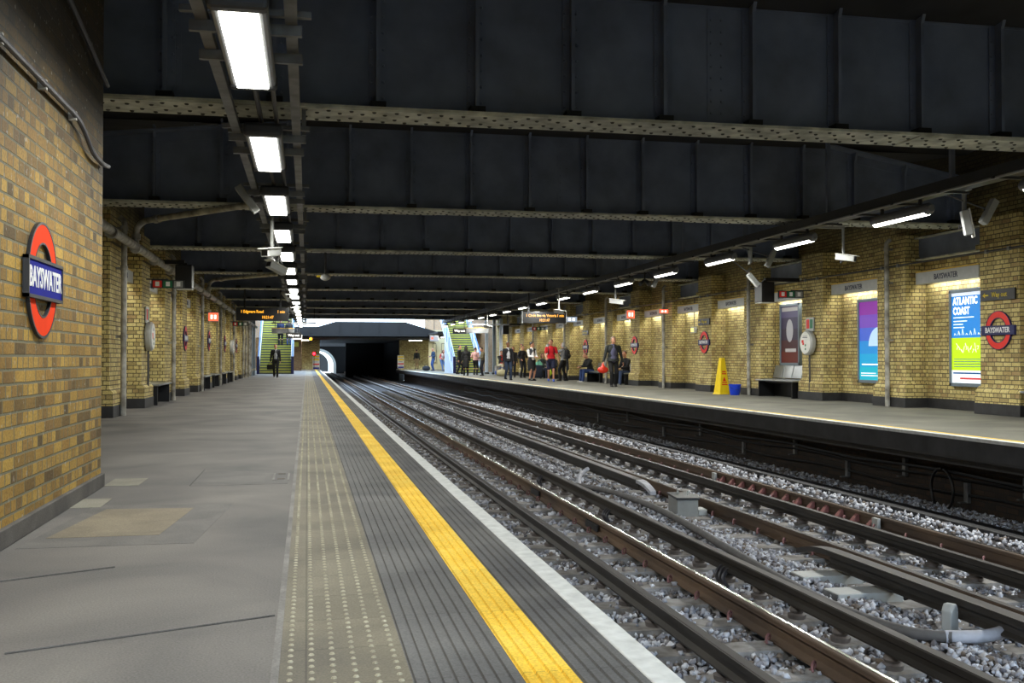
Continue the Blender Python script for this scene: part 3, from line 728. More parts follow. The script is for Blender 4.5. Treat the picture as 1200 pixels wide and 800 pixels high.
# neighbours: right wall
ri=0
for k,y in enumerate(RP):
    if y<15: continue
    j=round((y-16.05)/3.42)
    if j%2==0 and j!=2 and y<62:
        roundel(1,11.995,y,1.5,'%s red ring station sign on the right platform piers, counting towards the tunnel'%ORD[ri]); ri+=1
li=0
for y,z in ((29.11,1.55),(35.95,1.6),(42.79,1.6),(49.6,1.6)):
    roundel(-1,-3.275,y,z,'%s edge-on round station sign along the set-back left wall, counting towards the tunnel'%ORD[li]); li+=1
def downpipe(side,y,label,x=None):
    t=thing('downpipe',label,'pipe',((11.87 if side>0 else -3.15),y,0)); s=side
    G().tube([(.0,0,0),(0,0,3.3)],.05,10).build('pipe',M['pipe'],t,smooth=True)
    multi('pipe_bracket',M['pipe'],t,G().tube([(0,0,0),(0,0,.07)],.064,10).box((min(0,s*.13),-.03,.01),(max(0,s*.13),.03,.05)),[(0,0,z) for z in (1.35,2.55,3.25)])
    G().tube(smooth_pts([(0,0,3.28),(0,0,3.4),(s*.08,0,3.48)]),.045,8).build('elbow',M['pipe'],t,smooth=True)
k=0
for y in RP:
    j=round((y-16.05)/3.42)
    if y>15 and j%2==1: downpipe(1,y-.05,'%s grey rainwater pipe on the piers of the right platform, counting towards the tunnel'%ORD[k]); k+=1
k=0
for i,y in enumerate(LP):
    j=round((y-18.85)/3.42)
    if y>12 and j%2==0: downpipe(-1,y+.05,'%s grey rainwater pipe on the piers of the set-back left wall, counting towards the tunnel'%ORD[k]); k+=1
# extra close row of pipes at the far left end
for j,y in enumerate((54.6,57.4,60.2,63.0)): 
    o=thing('downpipe','%s of four tall grey pipes crowded before the left stairs'%ORD[j],'pipe',(-3.1,y,0)); G().tube([(0,0,0),(0,0,3.4)],.07,8).build('pipe',M['pipe' if j<2 else 'frame'],o,smooth=True); G().tube([(0,0,.3),(0,0,.42)],.09,8).build('collar',M['pipe'],o)
def name_board(side,y,label,L=2.0,light=True,zc=2.62):
    x=12.14 if side>0 else -3.42
    w=onwall(side,x,y,zc); t=thing('name_board',label,'sign',w['loc'],rot=w['rot'])
    G().box((-L/2,-.12,-.14),(L/2,.115,0)).build('board',M['ltgrey'],t,bevel=.006)
    G().box((-L/2,.115,-.13),(L/2,.14,.002)).build('yellow_strip',mat_y,t)
    text('lettering','BAYSWATER',.155,M['ink'],t,(0,-.01,.002),sx=.85,bold=.002)
    g=G()
    for s in (-.8,.8): g.box((s-.03,-.03,-.3),(s+.03,.03,-.14))
    g.build('bracket',M['grey'],t)
    if light: area(t,L*.9,.08,SIGN_W,(0,-.03,-.21),rot=(R(-90),0,0))
mat_y=mat('ochre_strip',(206,168,50),.5,var=.1)
k=0
for i in range(0,14):
    y=17.76+3.42*i
    if i in (6,): pass
    name_board(1,y+.05,'%s grey name board along the right platform wall, counting towards the tunnel'%ORD[i])
for i in range(0,12):
    y=20.56+3.42*i
    name_board(-1,y,'%s grey name board along the set-back left wall, counting towards the tunnel'%ORD[i])
# lintel joists in the bays under the girders
for i in range(0,7):
    y=17.76+6.84*i
    t=thing('lintel_joist','%s pale-flanged joist atop the right wall bays, counting towards the tunnel'%ORD[i],'joist',(12.2,y,3.0))
    G().box((.1,-1.17,.03),(.125,1.17,.44)).build('web',M['steel'],t); G().box((0,-1.17,0),(.22,1.17,.03)).box((0,-1.17,.44),(.22,1.17,.47)).build('flange',M['flange'],t)
def frame_poster(label,y,z0,z1,w,build,lit=0):
    t=thing('poster',label,'poster',(12.44,y,(z0+z1)/2),rot=rot_for((-1,0,0))); h=(z1-z0)/2; a=w/2
    G().box((-a,-h,-.01),(a,h,.05)).build('panel_back',M['frame'],t)
    G().box((-a,-h,.05),(-a+.06,h,.08)).box((a-.06,-h,.05),(a,h,.08)).box((-a,-h,.05),(a,-h+.07,.08)).box((-a,h-.07,.05),(a,h,.08)).build('frame',M['frame'],t,bevel=.006)
    build(t,a-.06,h-.07)
    return t
def pm(n,c,e=.0): return mat(n,c,.35,var=.03,emis=e)  # emission brightens the printed colours, with no lamp behind them
def atlantic(t,a,h):
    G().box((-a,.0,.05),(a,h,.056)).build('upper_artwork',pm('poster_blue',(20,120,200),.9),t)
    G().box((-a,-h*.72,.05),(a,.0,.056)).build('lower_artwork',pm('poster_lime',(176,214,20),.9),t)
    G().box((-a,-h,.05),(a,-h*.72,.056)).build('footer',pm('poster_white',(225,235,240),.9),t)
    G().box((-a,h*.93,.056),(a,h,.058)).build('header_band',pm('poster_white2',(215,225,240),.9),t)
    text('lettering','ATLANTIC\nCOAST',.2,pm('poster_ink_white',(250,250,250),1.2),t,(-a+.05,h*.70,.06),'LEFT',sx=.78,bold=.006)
    g=G()
    for i,(z,w) in enumerate(((.44,.75),(.36,.5),(.29,.35),(.22,.4))): g.box((-a+.06,h*z,.056),(-a+.06+w*a*1.6,h*z+.018,.058))
    for k in range(7): g.tube([(-a+.08+.12*k,h*.06,.058),(-a+.1+.12*k,h*(.1+.05*(k%3)),.058),(-a+.14+.12*k,h*.06,.058)],.006,4)
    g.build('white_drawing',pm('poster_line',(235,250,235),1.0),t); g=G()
    for k in range(10):
        x=-a+.14+.07*k; g.tube([(x,-h*(.12+.07*(k%4)),.058),(x+.05,-h*(.18+.07*(k%3)),.058),(x+.02,-h*.26,.058)],.006,4)
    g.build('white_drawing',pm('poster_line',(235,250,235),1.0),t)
    g=G()
    for i in range(4): g.box((-a+.06,-h*(.48+.055*i),.056),(a*.7,-h*(.48+.055*i)+.012,.058))
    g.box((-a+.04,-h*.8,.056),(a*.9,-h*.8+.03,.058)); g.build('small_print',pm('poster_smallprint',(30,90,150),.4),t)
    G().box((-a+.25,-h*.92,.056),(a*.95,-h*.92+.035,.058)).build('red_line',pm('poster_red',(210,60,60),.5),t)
frame_poster('bright blue and lime green poster headed ATLANTIC COAST beside the nearest right pier',17.46,.46,2.34,1.16,atlantic)
def purple(t,a,h):
    cols=[(128,40,150),(104,60,170),(60,90,190),(30,130,200),(24,150,200),(20,165,190)]
    for i,c in enumerate(cols):
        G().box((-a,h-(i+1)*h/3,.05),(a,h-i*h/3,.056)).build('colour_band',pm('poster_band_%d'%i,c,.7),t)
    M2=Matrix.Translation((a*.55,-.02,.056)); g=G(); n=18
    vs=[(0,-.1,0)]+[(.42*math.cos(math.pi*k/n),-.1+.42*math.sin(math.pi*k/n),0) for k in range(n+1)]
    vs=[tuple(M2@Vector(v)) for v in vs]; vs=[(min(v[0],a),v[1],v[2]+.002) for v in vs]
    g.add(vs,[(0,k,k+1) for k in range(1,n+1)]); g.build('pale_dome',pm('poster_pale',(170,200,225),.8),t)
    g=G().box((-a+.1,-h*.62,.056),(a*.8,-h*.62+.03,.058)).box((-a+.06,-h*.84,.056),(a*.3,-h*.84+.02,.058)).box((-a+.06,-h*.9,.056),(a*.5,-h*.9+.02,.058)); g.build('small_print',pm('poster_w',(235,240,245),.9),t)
frame_poster('purple to turquoise poster with a pale dome, partly behind the second right pier',20.88,.45,2.35,1.16,purple)
def darkp(t,a,h):
    for i,c in enumerate([(84,78,120),(56,50,86),(48,40,66),(70,36,46),(96,34,34)]):
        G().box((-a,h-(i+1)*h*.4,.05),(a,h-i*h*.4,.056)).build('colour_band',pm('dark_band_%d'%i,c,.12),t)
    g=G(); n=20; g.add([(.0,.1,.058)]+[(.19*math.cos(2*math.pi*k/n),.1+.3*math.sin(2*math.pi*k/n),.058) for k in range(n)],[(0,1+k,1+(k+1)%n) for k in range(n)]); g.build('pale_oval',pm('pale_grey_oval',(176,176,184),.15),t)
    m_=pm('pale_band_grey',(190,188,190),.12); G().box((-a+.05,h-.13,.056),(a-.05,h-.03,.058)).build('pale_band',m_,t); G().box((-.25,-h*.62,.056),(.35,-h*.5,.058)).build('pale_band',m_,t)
frame_poster('dark purple and maroon framed poster with a pale oval above the steel bench',24.85,.82,2.44,1.1,darkp)
for j,y in enumerate((31.4,38.1)):
    pass
# way out sign plates
def way_out(y,label,z=2.13):
    t=thing('way_out_sign',label,'sign',(11.985,y,z),rot=rot_for((-1,0,0)))
    G().box((-.46,-.1,0),(.46,.1,.03)).build('plate',M['black'],t,bevel=.004)
    text('lettering','Way out',.13,M['yel_ink'],t,(-.16,0,.032),'LEFT',sx=.9)
    G().box((-.36,-.012,.03),(-.24,.012,.034)).add([(-.40,0,.034),(-.33,.045,.034),(-.33,-.045,.034)],[(0,1,2)]).build('arrow',M['yel_ink'],t)
way_out(16.05,'black Way out sign with yellow arrow above the nearest right round sign')
way_out(29.73,'small black Way out sign above the second round sign of the right platform')
way_out(43.41,'distant dark Way out sign above a round sign behind the seated men')
# help points
def help_point(side,y,z,label,x):
    t=thing('help_point',label,'help point',(x,y,z),rot=rot_for((-side,0,0)))
    G().lathe([(.2,-.02),(.29,0),(.30,.03),(.30,.10),(.27,.13)],32).build('drum',M['ltgrey'],t,smooth=True)
    G().lathe([(.265,.128),(.265,.136)],32).build('face',M['white'],t)
    g=G().box((-.17,.0,.136),(-.07,.07,.139)).box((-.13,-.05,.136),(-.05,.0,.139)); g.build('red_mark',M['red'],t)
    G().sph((.02,-.06,.137),(.03,.03,.008)).sph((.02,-.15,.137),(.03,.03,.008)).build('button',M['green'],t)
    G().box((-.12,.12,.136),(.12,.135,.139)).box((-.1,.155,.136),(.1,.165,.139)).build('caption_line',M['ink'],t)
    G().tube([(.02,-.29,.03),(.03,-.8,.03),(.0,-z+.02,.03)],.022,8).build('conduit',M['dkpipe'],t,smooth=True)
help_point(1,22.95,1.38,'round white help point drum on the pier left of the purple poster',11.97)
help_point(-1,22.27,1.46,'round white help point drum on the pier of the set-back left wall',-3.26)
help_point(-1,45.9,1.5,'distant round white help point on the far left wall',-3.26)
help_point(1,50.25,1.45,'distant round white help point behind the standing group on the right platform',11.97)
def info_plate(side,y,z,x,label):
    t=thing('safety_plate',label,'sign',(x,y,z),rot=rot_for((-side,0,0)))
    G().box((-.2,-.17,0),(.2,.17,.03)).build('plate',M['ltgrey'],t,bevel=.004)
    G().box((-.15,-.1,.03),(-.01,.12,.034)).build('red_panel',M['red'],t); G().box((.02,-.1,.03),(.16,.12,.034)).build('green_panel',M['green'],t)
info_plate(1,22.95,1.83,11.985,'white safety plate with red and green panels above the right help point')
info_plate(-1,22.27,1.9,-3.27,'white safety plate with red panel above the left help point')
def hang_sign(x,y,z,label,ny=-1):
    t=thing('icon_sign',label,'sign',(x,y,z),rot=rot_for((0,-1,0)))
    G().box((-.33,-.085,-.03),(.33,.085,0)).build('plate',M['dark'],t)
    G().box((-.3,-.07,0),(-.12,.07,.004)).build('red_panel',M['red'],t); G().box((-.09,-.07,0),(.09,.07,.004)).build('green_panel',M['green'],t); G().box((.12,-.07,0),(.3,.07,.004)).build('grey_panel',M['grey'],t)
    g=G().box((-.25,-.045,.004),(-.17,.05,.006)).box((-.04,-.045,.004),(.04,.05,.006)).box((.17,-.045,.004),(.25,.05,.006)); g.build('pictogram',M['chalk'],t)
    G().box((min(0,(12.0-x) if x>0 else (-3.28-x)),.085,-.03),(max(0,(12.0-x) if x>0 else (-3.28-x)),.11,0)).build('arm',M['dark'],t)
hang_sign(11.45,22.9,2.55,'hanging sign with red, green and grey icons near the right help point')
hang_sign(-2.85,22.3,2.55,'hanging sign with red, green and grey icons near the left help point')
hang_sign(-2.85,45.9,2.5,'small hanging icon sign far down the left platform')
hang_sign(11.4,50.2,2.5,'small hanging icon sign far down the right platform')
def monitor(x,y,z,s,label):
    t=thing('monitor_box',label,'monitor',(x,y,z))
    G().box((-.17,-.2,-.25),(.17,.2,.25)).build('housing',M['black'],t,bevel=.015); G().box((-.16,-.19,-.262),(.16,.19,-.25)).build('lamp_strip',M['white'],t)
    G().box((min(0,s*.9),-.06,.27),(max(0,s*.9),.06,.36)).box((-.05,-.05,.25),(.05,.05,.3)).build('arm',M['black'],t)
monitor(11.0,23.4,2.62,1,'black hooded monitor box on an arm above the steel bench')
monitor(-2.55,22.6,2.72,-1,'black hooded monitor box on an arm beside the left conduit')
monitor(11.0,57.0,2.62,1,'distant black monitor box over the right platform beyond the train board')
# lit signs
def lit(side,x,y,z,w,h,m,label,s=None,d=.12):
    t=thing('lit_sign',label,'sign',(x,y,z),rot=rot_for((0,-1,0)))
    G().box((-w/2-.02,-h/2-.02,-d),(w/2+.02,h/2+.02,-.005)).build('case',M['ltgrey'],t,bevel=.01)
    G().box((-w/2,-h/2,-.005),(w/2,h/2,.004)).build('lit_face',m,t)
    g=G().box((-w*.3,-h*.25,.004),(-w*.08,h*.25,.008)).box((w*.08,-h*.25,.004),(w*.3,h*.25,.008)); g.build('pictogram',M['white_l'],t)
    G().box((min(0,(12.46-x) if x>0 else (-3.72-x)),h/2-.01,-.08),(max(0,(12.46-x) if x>0 else (-3.72-x)),h/2+.03,-.04)).build('arm',M['dark'],t)
lit(1,11.65,36.0,2.62,.28,.28,M['exit_l'],'glowing red sign beside the pier behind the man with the red bag')
lit(1,11.85,33.0,2.6,.3,.12,M['exit_l'],'glowing red box sign on the wall left of the yellow cone')
lit(-1,-3.05,35.2,2.38,.3,.26,M['exit_l'],'glowing red sign far down the left wall')
lit(1,11.6,44.4,2.75,.5,.22,M['pale_l'],'pale lit sign above the seated man in jeans')
# small yellow lit unit on the wall and box
t=thing('wall_lamp','small yellow lit box on the brick wall right of the third pipe','lamp',(12.42,31.6,1.93),rot=rot_for((-1,0,0)))
G().box((-.17,-.1,0),(.17,.1,.1)).build('case',M['ltgrey'],t,bevel=.01); G().box((-.12,-.06,.1),(.12,.06,.104)).build('lit_face',emit('yellow_lamp',(255,225,120),2),t); G().tube([(-.45,0,.03),(.45,0,.03)],.015,6).tube([(0,.1,.03),(0,1.1,.03)],.012,6).build('conduit',M['dkpipe'],t)
# yellow box
tag(G().box((11.9,56.75,1.45),(12.0,57.0,1.75)).build('call_box',M['yellow'],bevel=.01),'tiny yellow box fixed to a far pier of the right platform','box')
# conduits on walls
t=thing('wall_conduit','thin conduit running along the top of the right wall and piers','conduit',(0,0,0))
G().tube([(11.96,9,2.92),(11.96,64,2.92)],.017,6).build('pipe',M['dkpipe'],t)
g=G()
for y in RP:
    if y>10: g.cbox((11.97,y-.3,2.92),(.05,.06,.07)); g.cbox((11.97,y+.3,2.92),(.05,.06,.07))
g.build('clip',M['grey'],t)
t=thing('wall_conduit','pale thick pipe running along the set-back left wall above the piers','pipe',(0,0,0))
G().tube([(-3.02,9,3.02),(-3.02,26,3.0),(-3.02,64,2.9)],.075,12).build('pipe',M['pipe'],t,smooth=True)
multi('pipe_joint',M['pipe'],t,G().tube([(-3.02,0,3.01),(-3.02,.1,3.01)],.095,12),[(0,y,-.002*y) for y in np.arange(10,62,2.3)])
def branch(ya,label):
    t=thing('branch_pipe',label,'pipe',(0,0,0))
    G().tube(smooth_pts([(-3.0,ya,3.02),(-3.0,ya,3.2),(-2.97,ya-.04,3.33),(-2.85,ya-.16,3.42),(-2.6,ya-.44,3.44),(-.66,ya-2.7,3.45)]),.055,10).build('pipe',M['pipe'],t,smooth=True)
    multi('pipe_joint',M['pipe'],t,G().tube([(-3.0,ya,3.12),(-3.0,ya,3.22)],.08,12),[(0,0,0)]); G().tube([(-2.62,ya-.42,3.44),(-2.54,ya-.51,3.44)],.075,12).build('pipe_joint',M['pipe'],t)
branch(19.2,'nearer pale branch pipe bending across to the box lights'); branch(33.0,'farther pale branch pipe bending across to the box lights')
t=thing('wall_conduit','dark conduit across the top of the near left brick wall','conduit',(0,0,0))
G().tube(smooth_pts([(-1.53,-8,2.62),(-1.53,3,2.62),(-1.53,6.6,2.63),(-1.53,7.3,2.63),(-1.53,7.6,2.58),(-1.53,7.85,2.5),(-1.53,8.2,2.48),(-1.53,8.45,2.5)]),.018,8).build('pipe',M['dkpipe'],t,smooth=True)
g=G()
for y in (4.6,5.6,6.5,7.3): g.cbox((-1.55,y,2.63),(.05,.03,.06))
g.build('clip',M['pipe'],t)
t=thing('wall_conduit','upper dark conduits on the sooty top of the near left wall','conduit',(0,0,0))
G().tube(smooth_pts([(-1.53,5.0,3.35),(-1.53,6.6,3.34),(-1.53,6.9,3.36),(-1.53,7.2,3.33),(-1.53,8.4,3.12)]),.018,8).tube([(-1.53,-8,3.5),(-1.53,6.7,3.5)],.018,8).tube([(-1.53,-8,3.42),(-1.53,6.7,3.42)],.018,8).build('pipe',M['dkpipe'],t,smooth=True)
G().box((-1.56,6.6,3.3),(-1.5,6.72,3.55)).build('junction_box',M['dark'],t)

# ------------------------------------------------------------------ benches, cone, bucket
def bench(side,y,label,L=2.2):
    x=12.05 if side>0 else -3.36
    t=thing('bench',label,'bench',(x,y,0),rz=R(-90) if side<0 else R(90))     # local +y faces the track
    n=4; w=L/n
    for i in range(n):
        a=-L/2+i*w
        g=G(); g.prism([(-.26,.43),(.24,.41),(.26,.42),(.26,.45),(-.26,.47)],a+.015,a+w-.015,'x'); g.build('seat',M['steelseat'],t,bevel=.006)
        g=G(); g.prism([(-.27,.5),(-.25,.49),(-.33,.82),(-.35,.82)],a+.015,a+w-.015,'x'); g.build('backrest',M['steelseat'],t,bevel=.005)
    G().box((-L/2+.1,-.03,.36),(L/2-.1,.03,.42)).build('rail',M['black'],t)
    for s in (-1,1): G().box((s*(L/2-.15)-.02,-.24,0),(s*(L/2-.15)+.02,.22,.41)).build('leg',M['black'],t)
    G().box((-L/2+.12,-.25,.02),(L/2-.12,-.22,.40)).build('back_panel',M['black'],t)
bench(1,24.6,'steel bench in the bay below the dark purple and maroon poster')
bench(1,14.34,'steel bench just inside the right edge of the photo beyond the nearest round sign',1.9)
bench(1,38.28,'steel bench behind the man carrying the red bag')
bench(1,41.7,'steel bench with the man in blue jeans sitting on it')
bench(1,51.96,'distant steel bench behind the standing group on the right platform')
for y,l in ((23.98,'nearest steel bench set in a bay of the left wall beside the help point'),(34.24,'second steel bench set in a bay of the left wall, counting towards the tunnel'),(37.66,'third steel bench set in a bay of the left wall, counting towards the tunnel'),(41.08,'fourth steel bench set in a bay of the left wall, counting towards the tunnel'),(44.5,'fifth steel bench set in a bay of the left wall, counting towards the tunnel')): bench(-1,y,l)
t=thing('warning_cone','tall yellow square warning cone standing before the brick wall','cone',(11.42,27.05,0),rz=R(10))
g=G(); vs=[];prf=[(.19,0),(.18,.03),(.165,.04),(.06,1.0),(.055,1.02)]
for r,z in prf: vs+=[(-r,-r,z),(r,-r,z),(r,r,z),(-r,r,z)]
fs=[(4*i+k,4*i+(k+1)%4,4*i+4+(k+1)%4,4*i+4+k) for i in range(4) for k in range(4)]+[(3,2,1,0),(16,17,18,19)]
g.add(vs,fs); g.build('cone_body',M['yellow'],t,bevel=.006)
def cf(z): return -(.165-(z-.04)*.1094)-.003
g=G()
for z,w in ((.62,.06),(.56,.07),(.32,.08),(.26,.09)): g.add([(-w,cf(z),z),(w,cf(z),z),(w,cf(z+.03),z+.03),(-w,cf(z+.03),z+.03)],[(0,1,2,3)])
g.add([(-.055,cf(.37),.37),(.055,cf(.37),.37),(0,cf(.5),.5)],[(0,1,2)]); g.build('red_marking',M['red'],t)
t=thing('bucket','blue plastic bucket on the platform beside the yellow warning cone','bucket',(11.5,26.35,0))
G().lathe([(.125,0),(.13,.01),(.165,.27),(.175,.27),(.175,.295),(.155,.295),(.12,.02)],24).build('bucket_body',M['bucket'],t,smooth=True)
G().tube([(-.17,0,.27),(-.14,-.09,.2),(0,-.16,.14),(.14,-.09,.2),(.17,0,.27)],.006,6).build('handle',M['dark'],t)

# ------------------------------------------------------------------ cameras, speakers, boards
def cctv(loc,yaw,pitch,label,top=3.5,s=.85):
    t=thing('security_camera',label,'camera',loc)
    E=Euler((pitch,0,yaw)); Mx=E.to_matrix().to_4x4()
    g=G(); g.box((-.075*s,-.24*s,-.07*s),(.075*s,.2*s,.06*s),M=Mx); g.build('housing',M['ltgrey'],t,bevel=.012)
    G().box((-.095*s,-.30*s,.06*s),(.095*s,.22*s,.078*s),M=Mx).build('sunshield',M['white'],t,bevel=.006)
    G().box((-.055*s,-.247*s,-.05*s),(.055*s,-.24*s,.045*s),M=Mx).build('window',M['black'],t)
    L=top-loc[2]
    G().tube([(0,.05,.06*s),(0,.06,.14),(0,.06,L)],.026,8).build('drop_pole',M['grey'],t,smooth=True); G().box((-.08,-.02,L-.02),(.08,.14,L)).build('mounting_plate',M['grey'],t)
    ax=(8.7 if loc[0]>5 else -.69)-loc[0]
    if loc[0]<5: G().box((min(0,ax),.03,3.205-loc[2]),(max(0,ax),.09,3.25-loc[2])).build('arm',M['grey'],t)
    else: G().box((min(0,ax),.03,L-.06),(max(0,ax),.09,L-.02)).build('arm',M['grey'],t)
    G().tube(smooth_pts([(0,.2*s,-.03),(.05,.3*s,-.08),(.1,.28*s,.05),(.04,.1,.2)],5),.009,6).build('cable',M['dkpipe'],t,smooth=True)
def speaker(a,b,label,top=3.5):
    t=thing('column_speaker',label,'speaker',a); a=Vector(a);b=Vector(b); d=b-a
    q=d.to_track_quat('Z','Y').to_matrix().to_4x4()
    G().box((-.055,-.05,0),(.055,.05,d.length),M=q).build('case',M['grey'],t,bevel=.01)
    G().box((-.04,-.054,.03),(.04,-.05,d.length-.03),M=q).build('grille',M['ltgrey'],t)
    G().tube([tuple(d*.7),tuple(d*.7+Vector((.0,.05,.12))),tuple(Vector((((8.82 if a.x>8.8 else 8.6) if a.x>5 else -.7)-a.x,.05,(3.36 if a.x>5 else 3.22)-a.z)))],.012,6).build('bracket',M['dkpipe'],t)
speaker((-.91,14,3.29),(-.66,14,2.95),'nearest tilted column speaker on the left of the box lights')
speaker((-.83,20,3.14),(-.62,20,2.78),'second tilted column speaker on the left of the box lights')
speaker((-.78,33,3.1),(-.55,33,2.8),'third tilted column speaker on the left of the box lights')
speaker((-.7,40,3.0),(-.5,40,2.7),'fourth tilted column speaker on the left of the box lights')
cctv((-.5,15,2.52),R(-28),R(8),'nearest white security camera under the box lights facing the near end',3.27)
cctv((-.55,19.6,2.68),R(-45),R(-18),'second white security camera under the box lights, tilted down to the left',3.27,.95)
cctv((-.43,31,2.85),R(-35),R(5),'third white security camera under the box lights',3.27)
cctv((-.4,38,2.8),R(-35),R(5),'fourth white security camera under the box lights',3.27)
cctv((9.56,17,2.83),R(38),R(10),'white security camera hanging before the brick wall above the second name board',3.42,.8)
cctv((8.93,29,2.68),R(60),R(8),'white security camera under the tube lights above the man with the red bag',3.42,.95)
cctv((8.44,34,2.6),R(50),R(8),'white security camera over the right train board',3.42)
cctv((8.4,48,2.5),R(50),R(8),'distant white security camera left of the right train board',3.42)
cctv((9.2,13,2.95),R(70),R(80),'grey security camera hanging nose down near the top right corner',3.42,.8)
speaker((9.66,13,3.27),(9.46,13,2.93),'nearest tilted column speaker on the right, near the top right corner')
speaker((9.62,20,3.26),(9.46,20,2.93),'slim tilted column speaker under the tube lights above the steel bench')
speaker((9.49,21,2.86),(9.73,21,2.60),'pale tilted column speaker beside the second rainwater pipe of the right platform')
speaker((9.2,26,3.27),(9.03,26,2.9),'tilted column speaker left of the first tube light over the yellow cone')
for j,y in enumerate((20.0,20.3)):
    t=thing('hanging_post','%s of two short posts hanging from the trunking above the second pipe'%('left' if j else 'right'),'post',(9.1+.1*j,y,3.0)); G().tube([(0,0,0),(0,0,.34)],.03,8).build('post_tube',M['grey'],t,smooth=True); G().box((8.7-9.1-.1*j,-.03,.34),(.06,.06,.38)).build('arm',M['grey'],t)
t=thing('dome_camera','round white dome camera hanging over the tracks from a girder','camera',(.41,24.3,2.9))
G().sph((0,0,0),(.12,.12,.08),n=14,k=9).build('dome',M['ltgrey'],t,smooth=True); G().tube([(0,0,.06),(0,0,.6)],.025,8).build('drop_pole',M['dkpipe'],t); G().box((-.3,-.05,.58),(.3,.05,.64)).build('cross_bar',M['ltgrey'],t); G().box((-.2,-.03,.0),(-.08,.03,.04)).build('yellow_tip',M['yellow'],t)
t=thing('loudspeaker_cluster','dark cluster of small fittings hanging from the trunking above the red signs','loudspeaker',(8.8,26,3.0))
for k in range(4):
    a=k*1.57+.5; G().tube([(0,0,.1),(.18*math.cos(a),.18*math.sin(a),-.02)],[.03,.06],8).build('horn',M['dark'],t,smooth=True)
G().tube([(0,0,.05),(0,0,.35)],.02,6).build('drop_pole',M['dark'],t)
def board(x0,x1,y,z0,z1,lines,label,ends=None):
    t=thing('train_board',label,'display board',((x0+x1)/2,y,(z0+z1)/2),rot=rot_for((0,-1,0))); a=(x1-x0)/2;h=(z1-z0)/2
    G().box((-a,-h,-.18),(a,h,0)).build('housing',M['black'],t,bevel=.01)
    G().box((-a-.02,-h-.02,-.2),(-a,h+.02,.02)).box((a,-h-.02,-.2),(a+.02,h+.02,.02)).build('end_cap',M[ends or 'dark'],t)
    for s,px,pz,al in lines: text('led_text',s,.145,M['amber'],t,(px*a,pz*h,.003),al,sx=.85,bold=.004)
    for s in (-.7,.7): G().box((s*a-.03,h,-.12),(s*a+.03,3.525-(z0+z1)/2,-.06)).build('hanger',M['dark'],t)
board(-2.51,-.69,38.3,2.38,2.86,[('1 Edgware Road',-.85,.35,'LEFT'),('1 min',.88,.35,'RIGHT'),('10:21:47',.2,-.5,'CENTER')],'black train board with amber text over the left platform')
board(8.07,9.79,38.3,2.36,2.8,[('1 Circle line via Victoria',-.85,.3,'LEFT'),('1 min',.9,.3,'RIGHT'),('10:21:47',0,-.5,'CENTER')],'black train board with amber text over the right platform','ltgrey')
def hsign(x,y,z,w,label,litt=False):
    t=thing('hanging_sign',label,'sign',(x,y,z),rot=rot_for((0,-1,0)))
    G().box((-w/2,-.14,-.06),(w/2,.14,0)).build('panel',M['black'] if litt else M['tray'],t,bevel=.004)
    if litt: text('lettering','Way out',.15,M['white_l'],t,(0,0,.003),sx=1.0,bold=.006)
    else: G().box((-w/2,.11,0),(w/2,.14,.004)).build('strip',mat_y,t); G().box((-w/2+.05,-.1,0),(w/2-.05,.08,.003)).build('face',M['tray'],t)
    for s in (-.35,.35): G().tube([(s*w,.14,-.03),(s*w,3.525-z,-.03)],.015,6).build('rod',M['dark'],t)
hsign(-1.18,52.07,2.38,1.1,'grey hanging sign in front of the left stairs'); hsign(-.66,51.93,2.15,.75,'dark hanging sign with lit letters before the left stairs',True)
hsign(8.55,52.07,2.45,1.25,'grey hanging sign in front of the right stairs'); hsign(7.65,51.93,2.42,.7,'dark hanging sign with lit letters before the right stairs',True)
for j,(x,w,y,lb) in enumerate(((-.65,2.2,52.2,'horizontal pale mounting bar over the left stairs'),(9.2,2.2,52.2,'horizontal pale mounting bar over the right stairs'))):
    t=thing('mounting_bar',lb,'bar',(x,y,2.72)); G().box((-w/2,-.04,0),(w/2,.04,.08)).build('bar_body',M['tray'],t)
    for s in (-.9,.9): G().tube([(s*w/2,0,.08),(s*w/2,0,.806)],.02,6).build('rod',M['dark'],t)

